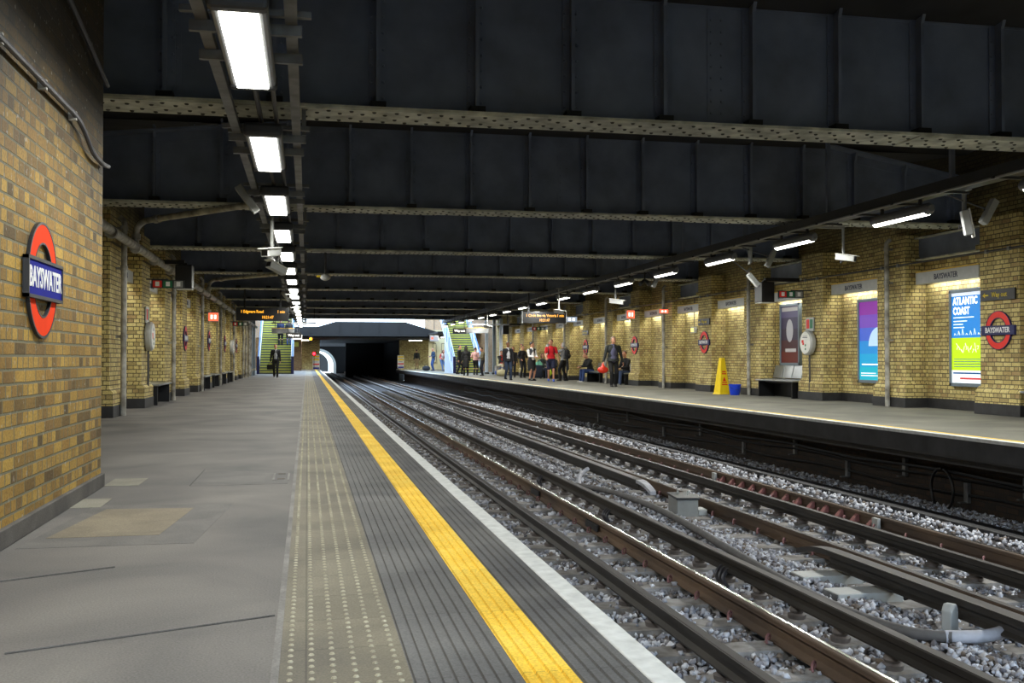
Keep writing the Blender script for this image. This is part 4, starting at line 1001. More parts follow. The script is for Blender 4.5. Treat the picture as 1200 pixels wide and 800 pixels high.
# ------------------------------------------------------------------ stairs
def stairs(x0,x1,y,label,n=30,panel=False):
    t=thing('staircase',label,'stairs',((x0+x1)/2,y,0)); w=(x1-x0)/2; rise,run=.172,.30
    g=G(); 
    for i in range(n): g.box((-w,i*run,0 if i==0 else (i-1)*rise),(w,(i+1)*run+.02,(i+1)*rise))
    g.build('steps',M['stair_g'],t)
    g=G()
    for i in range(n): g.box((-w+.02,i*run-.008,(i+1)*rise-.075),(w-.02,i*run+.0,(i+1)*rise+.003)).box((-w+.02,i*run-.008,(i+1)*rise),(w-.02,i*run+.055,(i+1)*rise+.004))
    g.build('nosing',M['stair_y'],t)
    L=n*run; H=n*rise
    for s in (-1,1):
        x=s*(w+.06)
        g=G(); g.prism([(-.1,0),(.3,0),(L,H-.25),(L,H+.1),(-.1,.1)],x-.05,x+.05,'x'); g.build('stringer',M['blue_w'],t)
        g=G(); g.prism([(0,.15),(L,H+.12),(L,H+1.0),(0,1.0)],x-.02,x+.02,'x'); g.build('balustrade_panel',M['blue_w'],t)
        g=G().tube([(x-s*.08,-.15,.95),(x-s*.08,0,1.0),(x-s*.08,L,H+1.0)],.03,8); g.build('handrail',M['white'],t,smooth=True)
        g=G()
        for k in range(0,n,4): g.box((x-.045,k*run-.03,k*rise+.1),(x+.045,k*run+.03,k*rise+1.12))
        g.tube([(x,0,1.12),(x,L,H+1.12)],.035,6); g.build('balustrade_frame',M['rail_blue'],t)
        G().box((x-.09,-.28,0),(x+.09,-.12,1.15)).build('newel_post',M['navy'],t,bevel=.02)
    if panel:
        g=G(); g.prism([(0,0),(4.2,0),(4.2,2.3),(0,.05)],-w-.16,-w-.12,'x'); g.build('side_panel',M['blue_w'],t)
    return t
stairs(-3.05,-1.0,68.3,'left staircase with yellow step edges and blue handrails going up to daylight')
stairs(9.85,11.6,69,'right staircase with yellow step edges behind the standing people',panel=True)
# columns beside the stairs
for j,(x,y) in enumerate(((-3.45,66.6),(-3.75,64.5))):
    t=thing('steel_column','%s blue steel column left of the left stairs'%('nearer' if j else 'farther'),'column',(x,y,0)); G().box((-.1,-.1,0),(.1,.1,3.5)).build('shaft',M['rail_blue'] if j==0 else M['frame'],t,bevel=.01); G().box((-.16,-.16,0),(.16,.16,.1)).build('base',M['dark'],t)
for j,(x,y) in enumerate(((11.55,66.2),(11.75,64.6),(11.9,63.0))):
    t=thing('steel_column','%s pale steel column right of the right stairs'%('farthest','middle','nearest')[j],'column',(x,y,0)); G().box((-.09,-.09,0),(.09,.09,3.5)).build('shaft',M['blue_w' if j!=1 else 'frame'],t,bevel=.01); G().box((-.14,-.14,0),(.14,.14,.1)).build('base',M['dark'],t)

# ------------------------------------------------------------------ beyond the roof: open cut, bridge, tunnel
struct(G().box((-5.2,Y1,0),(-4.2,97,9)),'retaining_wall',M['brick_far'])
struct(G().box((-4.6,88,0),(-.5,88.4,2.75)).box((-.9,88.4,0),(-.5,97.3,2.75)),'end_wall',M['brick_far'])
struct(G().box((-4.6,97.3,-1.2),(1.15,98,2.75)),'end_wall',M['brick'])
struct(G().box((13.3,Y1,-.2),(13.9,118,9)),'retaining_wall',M['brick_far'])
struct(G().box((8.6,97.3,-.1),(13.3,98,3.6)),'end_wall',M['brick'])
struct(G().box((11.0,94,0),(13.3,94.3,3.6)),'end_wall',M['cream'])
struct(G().box((-1.6,85.75,2.75),(11.5,150,2.85)),'bridge_deck',M['tunnel'])  # deck carried back to the portal to shut daylight out below
t=thing('street_bridge','dark steel road bridge with sloping ends crossing the far end of the tracks','bridge',(4.9,85.6,0))
G().prism([(-6.2,2.85),(6.6,2.85),(6.6,3.0),(3.1,4.05),(-2.6,4.05),(-6.2,3.0)],-.1,.1,'y').build('parapet_girder',M['deckdark'],t)
g=G()
for k in range(4):
    x=-2.2+1.6*k; G().box((x-.04,-.16,2.95),(x+.04,-.1,4.0)).build('stiffener',M['deckdark'],t)

G().box((-6.2,-.22,2.85),(6.6,-.1,2.95)).build('bottom_flange',M['deckdark'],t)
struct(G().box((4.3,118,-1.5),(14,119,2.8)),'tunnel_wall',M['tunnel'])  # added dividing wall, keeps the right of the opening dark
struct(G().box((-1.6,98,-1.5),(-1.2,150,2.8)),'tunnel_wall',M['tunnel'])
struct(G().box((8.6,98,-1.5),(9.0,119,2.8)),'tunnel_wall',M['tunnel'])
# lit tunnel mouth
n=20; ri,ro=2.15,2.5; cx,cz=1.6,-.1
g=G(); vs=[];fs=[]
arc=[(cx+ri,-1.3)]+[(cx+ri*math.cos(math.pi*k/n),cz+ri*math.sin(math.pi*k/n)) for k in range(n+1)]+[(cx-ri,-1.3)]
arco=[(cx+ro,-1.3)]+[(cx+ro*math.cos(math.pi*k/n),cz+ro*math.sin(math.pi*k/n)) for k in range(n+1)]+[(cx-ro,-1.3)]
m_=len(arc)
vs=[(p[0],150,p[1]) for p in arc]+[(p[0],188,p[1]) for p in arc]+[(p[0],150,p[1]) for p in arco]+[(p[0],188,p[1]) for p in arco]
for i in range(m_-1):
    fs+=[(i,i+1,m_+i+1,m_+i),(2*m_+i,2*m_+i+1,i+1,i),(2*m_+i,3*m_+i,3*m_+i+1,2*m_+i+1),(m_+i,m_+i+1,3*m_+i+1,3*m_+i)]
g.add(vs,fs); struct(g,'tunnel_lining',M['white'])
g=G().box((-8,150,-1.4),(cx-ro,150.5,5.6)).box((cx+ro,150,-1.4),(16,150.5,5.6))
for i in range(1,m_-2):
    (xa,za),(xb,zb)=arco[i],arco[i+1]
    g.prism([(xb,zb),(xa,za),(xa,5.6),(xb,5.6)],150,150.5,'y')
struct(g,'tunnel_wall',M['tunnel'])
struct(G().box((-1,190,-1.4),(5,190.5,3)),'tunnel_dark_sheet',M['tunnel'])  # black sheet painted in for the darkness beyond the lit stretch
tl=thing('added_tunnel_lamp','added lamp brightening the far tunnel mouth from inside','lamp',(cx-1.3,154,1.3)); G().box((-.1,-.3,-.05),(.1,.3,.05)).build('added_lamp_case',M['housing'],tl,bevel=.01)
for yy in (2,13): area(tl,.3,8,420,(.15,yy,.0),rot=(0,R(-60),0))  # added area lights brighten the white lining around the mouth
def stopboard(x,y,w,z0,z1,label):
    t=thing('stop_board',label,'sign',(x,y,0),rot=rot_for((0,-1,0))); h=z1-z0
    t.location.z=z0
    G().box((-w/2,0,-.05),(w/2,h,0)).build('panel',M['white'],t,bevel=.006)
    for a,b,m,nm in ((.82,.95,'yellow','yellow_band'),(.6,.73,'yellow','yellow_band'),(.3,.4,'red','red_band'),(.03,.14,'blue','blue_band')): G().box((-w/2+.03,h*a,0),(w/2-.03,h*b,.006)).build(nm,M[m],t)
    g=G()
    for a in (.76,.5,.2): g.box((-w*.3,h*a,0),(w*.3,h*a+.03,.005))
    g.build('lettering_line',M['ink'],t)
    G().box((-.03,-z0,-.08),(.03,.1,-.05)).build('post',M['dark'],t)
stopboard(.82,96.6,.62,.0,1.35,'banded yellow, red and blue board at the end of the left platform')
stopboard(8.62,96.4,.6,.08,1.3,'banded yellow, red and blue board at the end of the right platform')
def siglamp(x,y,z,m,label,r=.09):
    t=thing('signal_lamp',label,'signal',(x,y,z)); G().box((-.14,.02,-.2),(.14,.2,.2)).build('case',M['black'],t,bevel=.01); G().sph((0,0,0),r,n=14,k=9).build('glowing_lens',m,t,smooth=True)
    G().tube([(0,.02,0),(0,-.1,0)],r*1.4,12,caps=False).build('hood',M['black'],t); (G().box((-.03,.1,.2),(.03,.22,.5)) if z>2 else G().box((-.03,.1,-z),(.03,.14,-.2))).build('bracket',M['dark'],t)
siglamp(.28,85.4,2.6,M['orange_l'],'glowing orange lamp at the end of the left platform',.10)
siglamp(.62,96.45,1.45,M['red_l'],'glowing red signal above the banded board on the left',.13)
for j in range(5):
    t=thing('tube_light','%s distant tube light under the canopy beyond the right stairs'%ORD[j],'light',(11.1,80+2.6*j,2.75),group='distant lights beyond the right stairs'); G().box((-.07,-.6,0),(.07,.6,.05)).build('diffuser',M['lens'],t); G().box((-.08,-.65,.05),(.08,.65,.2)).build('housing',M['housing'],t); area(t,.12,1.2,25,(0,0,-.02))
tag(G().box((9.9,78.8,2.95),(13.3,92,3.1)).build('canopy',M['deckdark']),'dark flat canopy beyond the right stairs','canopy')
# doors and panels on the far left wall
t=thing('wall_panel','small yellow notice on the brown brick end wall of the left platform','notice',(-.95,87.95,2.2),rot=rot_for((0,-1,0))); G().box((-.25,-.2,0),(.25,.2,.04)).build('panel',M['stair_y'],t); G().box((-.28,-.23,-.01),(.28,.23,.01)).build('frame',M['dark'],t)
t=thing('hanging_sign','small white sign hanging at the end of the left platform','sign',(-.62,65.86,2.35),rot=rot_for((0,-1,0))); G().box((-.28,-.14,-.06),(.28,.14,0)).build('panel',M['white_l'],t); G().box((-.3,-.16,-.07),(.3,.16,-.055)).build('case',M['white'],t); G().tube([(0,.14,-.03),(0,1.175,-.03)],.015,6).build('rod',M['dark'],t)
t=thing('hanging_sign','small pink and white sign hanging left of the right stairs','sign',(8.05,65.86,2.3),rot=rot_for((0,-1,0))); G().box((-.27,-.17,-.06),(.27,.17,0)).build('panel',M['pale_l'],t); G().box((-.29,-.19,-.07),(.29,.19,-.055)).build('case',M['white'],t); G().tube([(0,.17,-.03),(0,1.225,-.03)],.015,6).build('rod',M['dark'],t); G().box((-.2,-.05,0),(-.06,.08,.005)).build('pink_mark',M['exit_l'],t)
# notice frames on the cream wall
for j,x in enumerate((11.5,12.3)):
    t=thing('notice_board','%s narrow notice board on the far cream wall'%('left','right')[j],'notice',(x,93.96,1.5),rot=rot_for((0,-1,0))); G().box((-.16,-.9,0),(.16,.9,.04)).build('frame',M['dark'],t); G().box((-.13,-.86,.04),(.13,.86,.05)).build('sheet',M['cream'],t)

for j,(x,lb) in enumerate(((-.3,'small added tube light under the bridge, brightening the left banded board'),(9.6,'small added tube light under the bridge, brightening the right banded board'))):
    t=thing('tube_light',lb,'light',(x,92.5,2.6)); G().box((-.6,-.07,0),(.6,.07,.05)).build('diffuser',M['lens'],t); G().box((-.65,-.08,.05),(.65,.08,.15)).build('housing',M['housing'],t); area(t,1.2,.12,220 if j==0 else 130,(0,0,-.02))  # added lights, put in to brighten the boards and end wall
# ------------------------------------------------------------------ people
def ik(a,c,l1,l2,pole):
    a=Vector(a);c=Vector(c);d=c-a;L=min(d.length,(l1+l2)*.999);dn=d.normalized()
    x=(l1*l1-l2*l2+L*L)/(2*L); h=math.sqrt(max(0,l1*l1-x*x)); p=Vector(pole); p=(p-dn*p.dot(dn)).normalized()
    return a+dn*x+p*h, a+dn*L
def remesh(g,vox,name,mats,parent,smooth_it=2,extra=None):
    me=bpy.data.meshes.new(name); me.from_pydata(g.v,[],g.f)
    bm=bmesh.new(); bm.from_mesh(me); bmesh.ops.recalc_face_normals(bm,faces=bm.faces); bm.to_mesh(me); bm.free()
    o=bpy.data.objects.new(name,me); COL.objects.link(o)
    r=o.modifiers.new('r','REMESH'); r.mode='VOXEL'; r.voxel_size=vox; r.use_smooth_shade=True
    s=o.modifiers.new('s','SMOOTH'); s.iterations=smooth_it; s.factor=.5
    dg=bpy.context.evaluated_depsgraph_get(); dg.update()
    m2=bpy.data.meshes.new_from_object(o.evaluated_get(dg)); bpy.data.objects.remove(o)
    if extra:
        bm=bmesh.new(); bm.from_mesh(m2); mm=bpy.data.meshes.new('x'); mm.from_pydata(extra.v,[],extra.f)
        b2=bmesh.new(); b2.from_mesh(mm); bmesh.ops.recalc_face_normals(b2,faces=b2.faces)
        for f,mi in zip(b2.faces,extra.m): f.material_index=mi; f.smooth=True
        b2.to_mesh(mm); b2.free(); bm.from_mesh(mm); bm.to_mesh(m2); bm.free()
    mats=mats if isinstance(mats,(list,tuple)) else [mats]
    m2.materials.clear()
    for x in mats: m2.materials.append(x)
    o=bpy.data.objects.new(name,m2); COL.objects.link(o)
    if parent: o.parent=parent
    return o
def cap(g,a,b,ra,rb,n=12):
    a=Vector(a);b=Vector(b); d=(b-a); L=d.length
    if L<1e-4: g.sph(a,ra,n=n); return
    g.tube([a,b],[ra,rb],n); g.sph(a,ra,n=n,k=8); g.sph(b,rb,n=n,k=8)
def ell(g,c,r,rot=(0,0,0)):
    b=len(g.v); g.sph((0,0,0),r,n=16,k=12); Mx=Matrix.Translation(c)@Euler(rot).to_matrix().to_4x4()
    g.v[b:]=[tuple(Mx@Vector(p)) for p in g.v[b:]]
CLO={}
def cloth(c):
    if c not in CLO: CLO[c]=mat('cloth_%d_%d_%d'%c,c,.8,var=.15,scale=9,bump=.3,bscale=30)
    return CLO[c]
M['hair_dark']=mat('hair_dark',(34,26,22),.5,var=.3,scale=30); M['hair_brown']=mat('hair_brown',(84,54,36),.5,var=.3,scale=30); M['hair_red']=mat('hair_red',(110,44,26),.5,var=.3,scale=30)
M['hair_grey']=mat('hair_grey',(150,130,112),.5,var=.2,scale=30); M['lips']=mat('lips',(160,80,72),.5,var=.03)
M['eye']=mat('eye_dark',(30,24,22),.2,var=.05)
def person(x,y,face,label,H=1.75,z=0,pose='stand',legs=None,arms=None,top=(30,30,34),sleeve='long',sleevecol=None,bottom=(30,32,44),
           bottom_kind='trousers',shoes=(24,24,26),hair='hair_dark',hairlen='short',coat=False,skin='skin',bulk=1.0,lean=0,headturn=0,headdown=0,open_front=None,vest=None,cap_=None,hood=None,near=False):
    """local frame: the figure faces -y, +x is its left; feet at z=0. face = world angle turning -y"""
    t=thing('person',label,'person',(x,y,z),rz=face); k=H/1.75; t.scale=(k,k,k)
    vox=.011 if near else .014
    sit=pose=='sit'
    hz=.50 if sit else .93
    hip=Vector((0,0,hz))
    # trunk
    ln=lean
    def up(d): return Vector((0,-math.sin(ln)*d,hz+math.cos(ln)*d))
    waist=up(.16); chest=up(.36); neckb=up(.52); neckt=up(.585)+Vector((0,-.015,0)); headc=up(.69)+Vector((0,-.03-.02*headdown,-.01*headdown))
    shl=[chest+Vector((s*.185*bulk**.5,0,.09)) for s in (1,-1)]
    hips=[hip+Vector((s*.095,0,-.03)) for s in (1,-1)]
    legs=legs or (((.10,-.02,.085),(-.10,.02,.085)))
    if sit and legs==(((.10,-.02,.085),(-.10,.02,.085))): legs=((.12,-.50,.085),(-.12,-.46,.085))
    knees=[];ank=[]
    for i in (0,1):
        kn,an=ik(hips[i],legs[i],.43,.42,(0,-1,.3 if sit else 0)); knees.append(kn);ank.append(an)
    arms=arms or ((.25,-.04,.80),(-.25,-.04,.80))
    if sit and arms==((.25,-.04,.80),(-.25,-.04,.80)): arms=((.12,-.42,.62),(-.12,-.42,.62))
    elb=[];wr=[]
    for i,s in ((0,1),(1,-1)):
        e,w_=ik(shl[i],arms[i],.285,.25,(s*.5,1,-.3)); elb.append(e);wr.append(w_)
    # ---------------- body
    b=G()
    cap(b,neckb-Vector((0,0,.03)),neckt+Vector((0,0,.05)),.058,.052)
    ell(b,chest+Vector((0,.0,0)),(.15,.10,.17)); ell(b,waist,(.13,.09,.14)); ell(b,hip,(.15,.105,.12)); cap(b,shl[0],shl[1],.055,.055)
    for i in (0,1):
        cap(b,shl[i],elb[i],.05,.038); cap(b,elb[i],wr[i],.038,.026)
        cap(b,hips[i],knees[i],.08,.055); cap(b,knees[i],ank[i],.052,.036)
        c=knees[i].lerp(ank[i],.3)+Vector((0,.015,0)); ell(b,c,(.052,.055,.10))
        f=ank[i]+Vector((0,-.10,-.05)); cap(b,ank[i]+Vector((0,.02,-.04)),f,.032,.03)
    # head: skull, jaw, nose, brow, ears
    hr=Euler((R(headdown*12),0,headturn)); HM=Matrix.Translation(headc)@hr.to_matrix().to_4x4()
    def hp(p): return HM@Vector(p)
    hb=len(b.v)
    h=G(); ell(h,(0,.01,.035),(.077,.096,.095)); ell(h,(0,-.03,-.035),(.06,.062,.075)); ell(h,(0,-.06,-.082),(.028,.025,.022))
    cap(h,(0,-.095,.02),(0,-.112,-.022),.009,.015,8); ell(h,(0,-.086,.035),(.055,.016,.012))
    for s in (1,-1):
        ell(h,(s*.078,.008,-.005),(.012,.02,.032)); ell(h,(s*.038,-.068,-.02),(.022,.02,.018)); ell(h,(s*.014,-.098,-.022),(.009,.01,.008))
    ell(h,(0,-.088,-.05),(.024,.013,.012))
    b.v+= [tuple(HM@Vector(p)) for p in h.v]; b.f+=[tuple(i+hb for i in f) for f in h.f]; b.m+=h.m
    # hands: palm in the remeshed body, five separate fingers joined to the same mesh
    ex=G()
    for i,s in ((0,1),(1,-1)):
        d=(wr[i]-elb[i]).normalized(); side=Vector((0,-1,0)) if abs(d.y)<.8 else Vector((-s,0,0)); side=(side-d*side.dot(d)).normalized(); nrm=d.cross(side)*s
        nrm = nrm if nrm.dot(Vector((-s,0,0)))>0 or abs(d.y)>=.8 else -nrm
        pc=wr[i]+d*.05
        for o_ in (-.026,-.009,.009,.026): cap(b,wr[i]+side*o_*.6,wr[i]+d*.085+side*o_,.0135,.0125,8)
        for j,(o_,L) in enumerate(((.03,.066),(.010,.076),(-.010,.071),(-.029,.055))):
            p0=wr[i]+d*.075+side*o_; p1=p0+d*L*.45+nrm*.006; p2=p1+(d*.8+nrm*.6).normalized()*L*.32; p3=p2+(d*.45+nrm*.9).normalized()*L*.26
            ex.tube([p0,p1,p2,p3],[.0095,.009,.008,.006],7)
        q0=wr[i]+d*.02+side*.022; q1=q0+(side*.8+d*.7).normalized()*.04; q2=q1+(d*.9+side*.15+nrm*.4).normalized()*.034
        ex.tube([q0,q1,q2],[.013,.011,.008],7)
    for s in (1,-1): 
        p=hp((s*.031,-.083,.008)); ex.sph(p,(.011,.006,.006),m=1,n=8,k=6)
        p=hp((s*.033,-.094,.036)); ex.sph(p,(.017,.005,.004),m=3,n=8,k=5)
    p=hp((0,-.099,-.05)); ex.sph(p,(.023,.006,.005),m=2,n=8,k=6)
    remesh(b,vox,'body',[M[skin],M['eye'],M['lips'],M[hair]],t,1,ex)
    # ---------------- clothes
    kb=bulk
    if bottom_kind=='trousers':
        g=G(); ell(g,hip+Vector((0,0,.0)),(.172*kb,.125*kb,.13)); 
        for i in (0,1): cap(g,hips[i],knees[i],.098,.074); cap(g,knees[i],ank[i]+Vector((0,0,.0)),.07,.058); 
        remesh(g,vox,'trousers',cloth(bottom),t)
    elif bottom_kind=='shorts':
        g=G(); ell(g,hip,(.175*kb,.13*kb,.13))
        for i in (0,1): cap(g,hips[i],hips[i].lerp(knees[i],.78),.10,.098)
        remesh(g,vox,'shorts',cloth(bottom),t)
    elif bottom_kind=='skirt':
        g=G(); ell(g,hip,(.17*kb,.13*kb,.12)); g.tube([hip,hip+Vector((0,-.01,-.47))],[.185,.19],20); remesh(g,vox,'skirt',cloth(bottom),t)
    g=G(); ell(g,chest+Vector((0,.0,.0)),(.178*kb,.132*kb,.19)); ell(g,waist,(.16*kb,.12*kb**1.6,.18)); ell(g,up(.04),(.175*kb,.13*kb**1.3,.12))
    cap(g,shl[0],shl[1],.068,.068); cap(g,chest,neckb+Vector((0,0,-.01)),.12,.072)
    sc=sleevecol or top; gs=G()
    tgt=gs if (sleevecol or vest) else g
    for i in (0,1):
        if sleeve=='long': cap(tgt,shl[i],elb[i],.068,.054); cap(tgt,elb[i],wr[i]-(wr[i]-elb[i])*.06,.053,.042)
        elif sleeve=='short': cap(tgt,shl[i],shl[i].lerp(elb[i],.62),.068,.064)
    if coat:
        cl=.34 if coat is True else coat
        if not sit: g.tube([up(.05),hip+Vector((0,0,-cl))],[.165*kb,.185*kb],20)
    remesh(g,vox,'coat' if coat else 'jacket' if sleeve=='long' else 'shirt',cloth(top),t)
    if tgt is gs: remesh(gs,vox,'sleeves',cloth(sc),t)
    if open_front:
        g=G(); 
        dy=-.035-.02*(kb-1)*5; ell(g,up(.25)+Vector((0,dy,0)),(.10*kb,.122*kb,.24)); ell(g,up(.43)+Vector((0,-.02,0)),(.055,.105*kb,.12)); ell(g,up(.06)+Vector((0,dy,0)),(.105*kb,.118*kb**1.3,.16)); remesh(g,vox,'shirt_front',cloth(open_front),t)
    # collar
    g=G(); g.tube([neckb+Vector((0,.0,-.02)),neckb+Vector((0,-.005,.035))],[.078,.07],14); remesh(g,vox,'collar',cloth(open_front or sleevecol or top),t,1)
    # shoes
    for i in (0,1):
        g=G(); a=ank[i]; cap(g,a+Vector((0,.03,-.04)),a+Vector((0,-.13,-.052)),.042,.034); ell(g,a+Vector((0,-.05,-.058)),(.046,.14,.028)); cap(g,a,a+Vector((0,.02,-.04)),.042,.044)
        g.box(tuple(a+Vector((-.042,-.17,-.085))),tuple(a+Vector((.042,.06,-.06))))
        remesh(g,vox,'shoe',cloth(shoes),t,1)
    # hair
    hg=G(); ell(hg,(0,.02,.05),(.084,.098,.092)); 
    if hairlen!='short':
        ell(hg,(0,.06,-.03),(.085,.06,.13)); 
        for s in (1,-1): cap(hg,(s*.07,.02,.02),(s*.075,.03,-.14 if hairlen=='long' else -.08),.03,.03)
    if hairlen=='long': cap(hg,(0,.07,-.05),(0,.09,-.25),.075,.06)
    # clear the face
    hg.v=[tuple(HM@Vector((p[0],max(p[1],-.055 if p[2]>.075 else -.012),p[2]))) if True else p for p in hg.v]
    if hood:
        hh=G(); ell(hh,(0,.035,.01),(.10,.10,.13)); hh.v=[tuple(HM@Vector((p[0],max(p[1],-.03),p[2]))) for p in hh.v]; remesh(hh,vox,'hood',cloth(hood),t,2)
    else: remesh(hg,vox,'hair',M[hair],t,2)
    if cap_:
        cg=G(); ell(cg,(0,.01,.085),(.09,.10,.06)); ell(cg,(0,-.11,.07),(.07,.07,.012)); cg.v=[tuple(HM@Vector(p)) for p in cg.v]; remesh(cg,vox,'cap',cloth(cap_),t,1)
    t['_wr']=[list(w_) for w_ in wr]
    return t
def wrist(t,i):
    k=t.scale[0]; a=t.rotation_euler[2]; w=t['_wr'][i]; c,s=math.cos(a),math.sin(a)
    return Vector((t.location.x+k*(w[0]*c-w[1]*s),t.location.y+k*(w[0]*s+w[1]*c),t.location.z+k*w[2]))
def backpack(p,col,label,w=.3,h=.45,dz=1.22,dy=.19):
    k=p.scale[0]; a=p.rotation_euler[2]
    t=thing('backpack',label,'backpack',(p.location.x-math.sin(a)*dy*k,p.location.y+math.cos(a)*dy*k,p.location.z+dz*k),rz=a)
    g=G(); ell(g,(0,.02,0),(w/2,.11,h/2)); g.box((-w/2+.03,-.05,-h/2+.02),(w/2-.03,.09,h/2-.06)); remesh(g,.014,'bag_body',cloth(col),t)
    g=G(); ell(g,(0,.12,-.07),(w*.36,.05,h*.22)); remesh(g,.014,'front_pocket',cloth(col),t)
    for s in (1,-1): G().tube(smooth_pts([(s*.1,-.03,h/2-.05),(s*.11,-.15,h/2+.02),(s*.12,-.325,h/2-.1),(s*.12,-.335,-.04),(s*.11,-.06,-.2)],5),.017,6).build('shoulder_strap',cloth((20,20,22)),t,smooth=True)
    return t
def facing(deg): return R(deg)     # 0 = faces the viewer along -y
walk=((.09,-.26,.10),(-.09,.24,.13)); 
# left platform
p=person(-1.61,54.7,0,'man in a dark suit walking towards the viewer on the left platform',1.75,legs=((.09,-.22,.10),(-.07,.16,.13)),arms=((.24,-.12,.84),(-.27,.0,.80)),top=(26,26,30),bottom=(24,24,28),coat=.06,open_front=(176,180,188),near=True)
w=wrist(p,1); t=thing('briefcase','dark bag hanging from the hand of the man in the dark suit','bag',(w.x-.02,w.y,w.z-.42)); G().box((-.16,-.06,0),(.16,.06,.27)).build('bag_body',cloth((20,20,22)),t,bevel=.03); G().tube(smooth_pts([(-.08,0,.26),(-.05,0,.33),(.05,0,.33),(.08,0,.26)],4),.012,6).build('handle',cloth((20,20,22)),t,smooth=True)
# climbing the left stairs (away from the viewer)
def on_stairs(x,step,**k): return person(x,68.3+.30*step+.05,math.pi,z=.172*(step+1)-.0,**k)
on_stairs(-1.78,10,label='person in a blue and black top climbing the left stairs, seen from behind',top=(44,60,100),bottom=(20,20,24),sleeve='long',H=1.8,legs=((.1,-.06,.085),(-.1,-.02,.085)))
on_stairs(-1.22,10,label='person in blue jeans climbing the right side of the left stairs',top=(40,46,60),bottom=(70,96,150),H=1.75,legs=((.1,-.06,.085),(-.1,-.02,.085)))
# right platform, far to near
p=person(10.1,96.2,math.pi*.95,'person in khaki trousers with their back turned at the far end of the right platform',1.85,top=(60,66,62),bottom=(166,146,110),hair='hair_brown')
backpack(p,(24,26,30),'black backpack worn at the far end of the right platform')
person(10.16,84.9-1.2,R(-70),'man in a blue jacket and jeans standing far down the right platform',1.88,top=(30,56,86),bottom=(44,74,128),hair='hair_grey',arms=((.2,-.25,1.08),(-.2,-.25,1.08)),headdown=1)
t=thing('holdall','dark bag standing on the platform beside the man in the blue jacket','bag',(9.55,83.5,0)); g=G(); ell(g,(0,0,.2),(.34,.2,.22)); remesh(g,.02,'bag_body',cloth((30,34,44)),t); G().tube(smooth_pts([(-.15,0,.38),(-.08,0,.5),(.08,0,.5),(.15,0,.38)],4),.015,6).build('handle',cloth((20,20,22)),t)
person(10.75,83.0,R(40),'person in a white and red top leaning with crossed feet beside the blue stair panel',1.72,top=(222,214,214),sleevecol=(200,70,70),bottom=(80,110,160),lean=.25,legs=((.05,-.45,.09),(-.12,-.25,.09)),arms=((.15,-.3,.98),(-.2,-.25,.98)),hair='hair_brown',hairlen='mid')
person(9.65,65.6,R(60),'tall person in a long black coat at the foot of the right stairs',1.86,top=(20,20,24),bottom=(24,24,30),coat=.35,legs=((.09,-.12,.085),(-.09,.12,.085)))
person(9.13,59.4,math.pi,'woman with long dark hair in a long black coat, seen from behind',1.75,top=(22,22,24),bottom=(20,20,24),coat=.45,hairlen='long')
p=person(10.1,61.9,R(150),'woman in a pink top and dark trousers beside the long coats',1.68,top=(214,164,160),bottom=(24,24,30),arms=((.2,-.22,1.15),(-.22,-.1,.9)),hair='hair_brown')
p=person(10.05,59.0,R(-80),'man in an olive jacket looking down at a phone near the right stairs',1.66,top=(92,84,62),bottom=(28,30,40),arms=((.12,-.30,1.12),(-.12,-.30,1.12)),headdown=2)
w=wrist(p,0); tag(G().cbox(tuple(w+Vector((-.09,.02,.02))),(.09,.06,.015)).build('phone',M['black'],bevel=.004),'small phone held by the man in the olive jacket','phone')
person(11.42,60.4,R(15),'person in a red and black top sitting by the wall behind the man in jeans',1.8,pose='sit',top=(36,36,40),bottom=(200,190,170),open_front=(214,40,36),legs=((.2,-.5,.085),(-.2,-.5,.085)),z=.12)
tag(G().box((11.1,60.3,0),(11.75,60.9,.56)).build('stone_ledge',M['sleeper'],bevel=.02),'low ledge under the person in the red and black top','ledge')
t=thing('holdall','cream and blue bag lying on the platform left of the man in the black jacket','bag',(10.85,57.2,0)); g=G(); ell(g,(0,0,.19),(.38,.2,.2)); remesh(g,.02,'bag_body',cloth((206,198,160)),t); G().tube(smooth_pts([(-.2,0,.33),(-.1,0,.47),(.1,0,.47),(.2,0,.33)],4),.018,6).build('handle',cloth((60,90,170)),t,smooth=True); G().box((-.39,-.1,.1),(-.3,.1,.3)).build('end_panel',cloth((60,90,170)),t,bevel=.03)
person(9.18,46.9,R(8),'man in a black jacket and jeans with an open white collar walking towards the viewer',1.78,skin='skin2',top=(22,22,28),bottom=(40,54,78),open_front=(200,200,206),coat=.08,legs=((.09,-.15,.09),(-.08,.12,.12)),arms=((.25,-.1,.82),(-.25,-.08,.84)),hair='hair_dark',near=True)
person(10.75,53.5,R(-10),'woman with red hair in a long dark coat behind the man in the black jacket',1.62,top=(30,28,32),bottom=(24,26,34),coat=.3,hair='hair_red',hairlen='mid')
p=person(11.0,52.2,R(20),'person in black with a black backpack standing behind the woman in the waistcoat',1.68,top=(26,26,30),bottom=(22,22,26),arms=((.2,-.2,1.05),(-.2,-.15,1.0)))
backpack(p,(22,22,26),'black backpack worn behind the woman in the waistcoat')
p=person(9.92,45.1,R(25),'woman in a grey waistcoat with white sleeves and black shorts looking right',1.75,top=(52,56,62),sleevecol=(232,232,232),vest=True,bottom=(20,20,24),bottom_kind='skirt',arms=((.1,-.30,1.08),(-.1,-.30,1.08)),headturn=R(50),hair='hair_dark',near=True,open_front=(226,222,218))
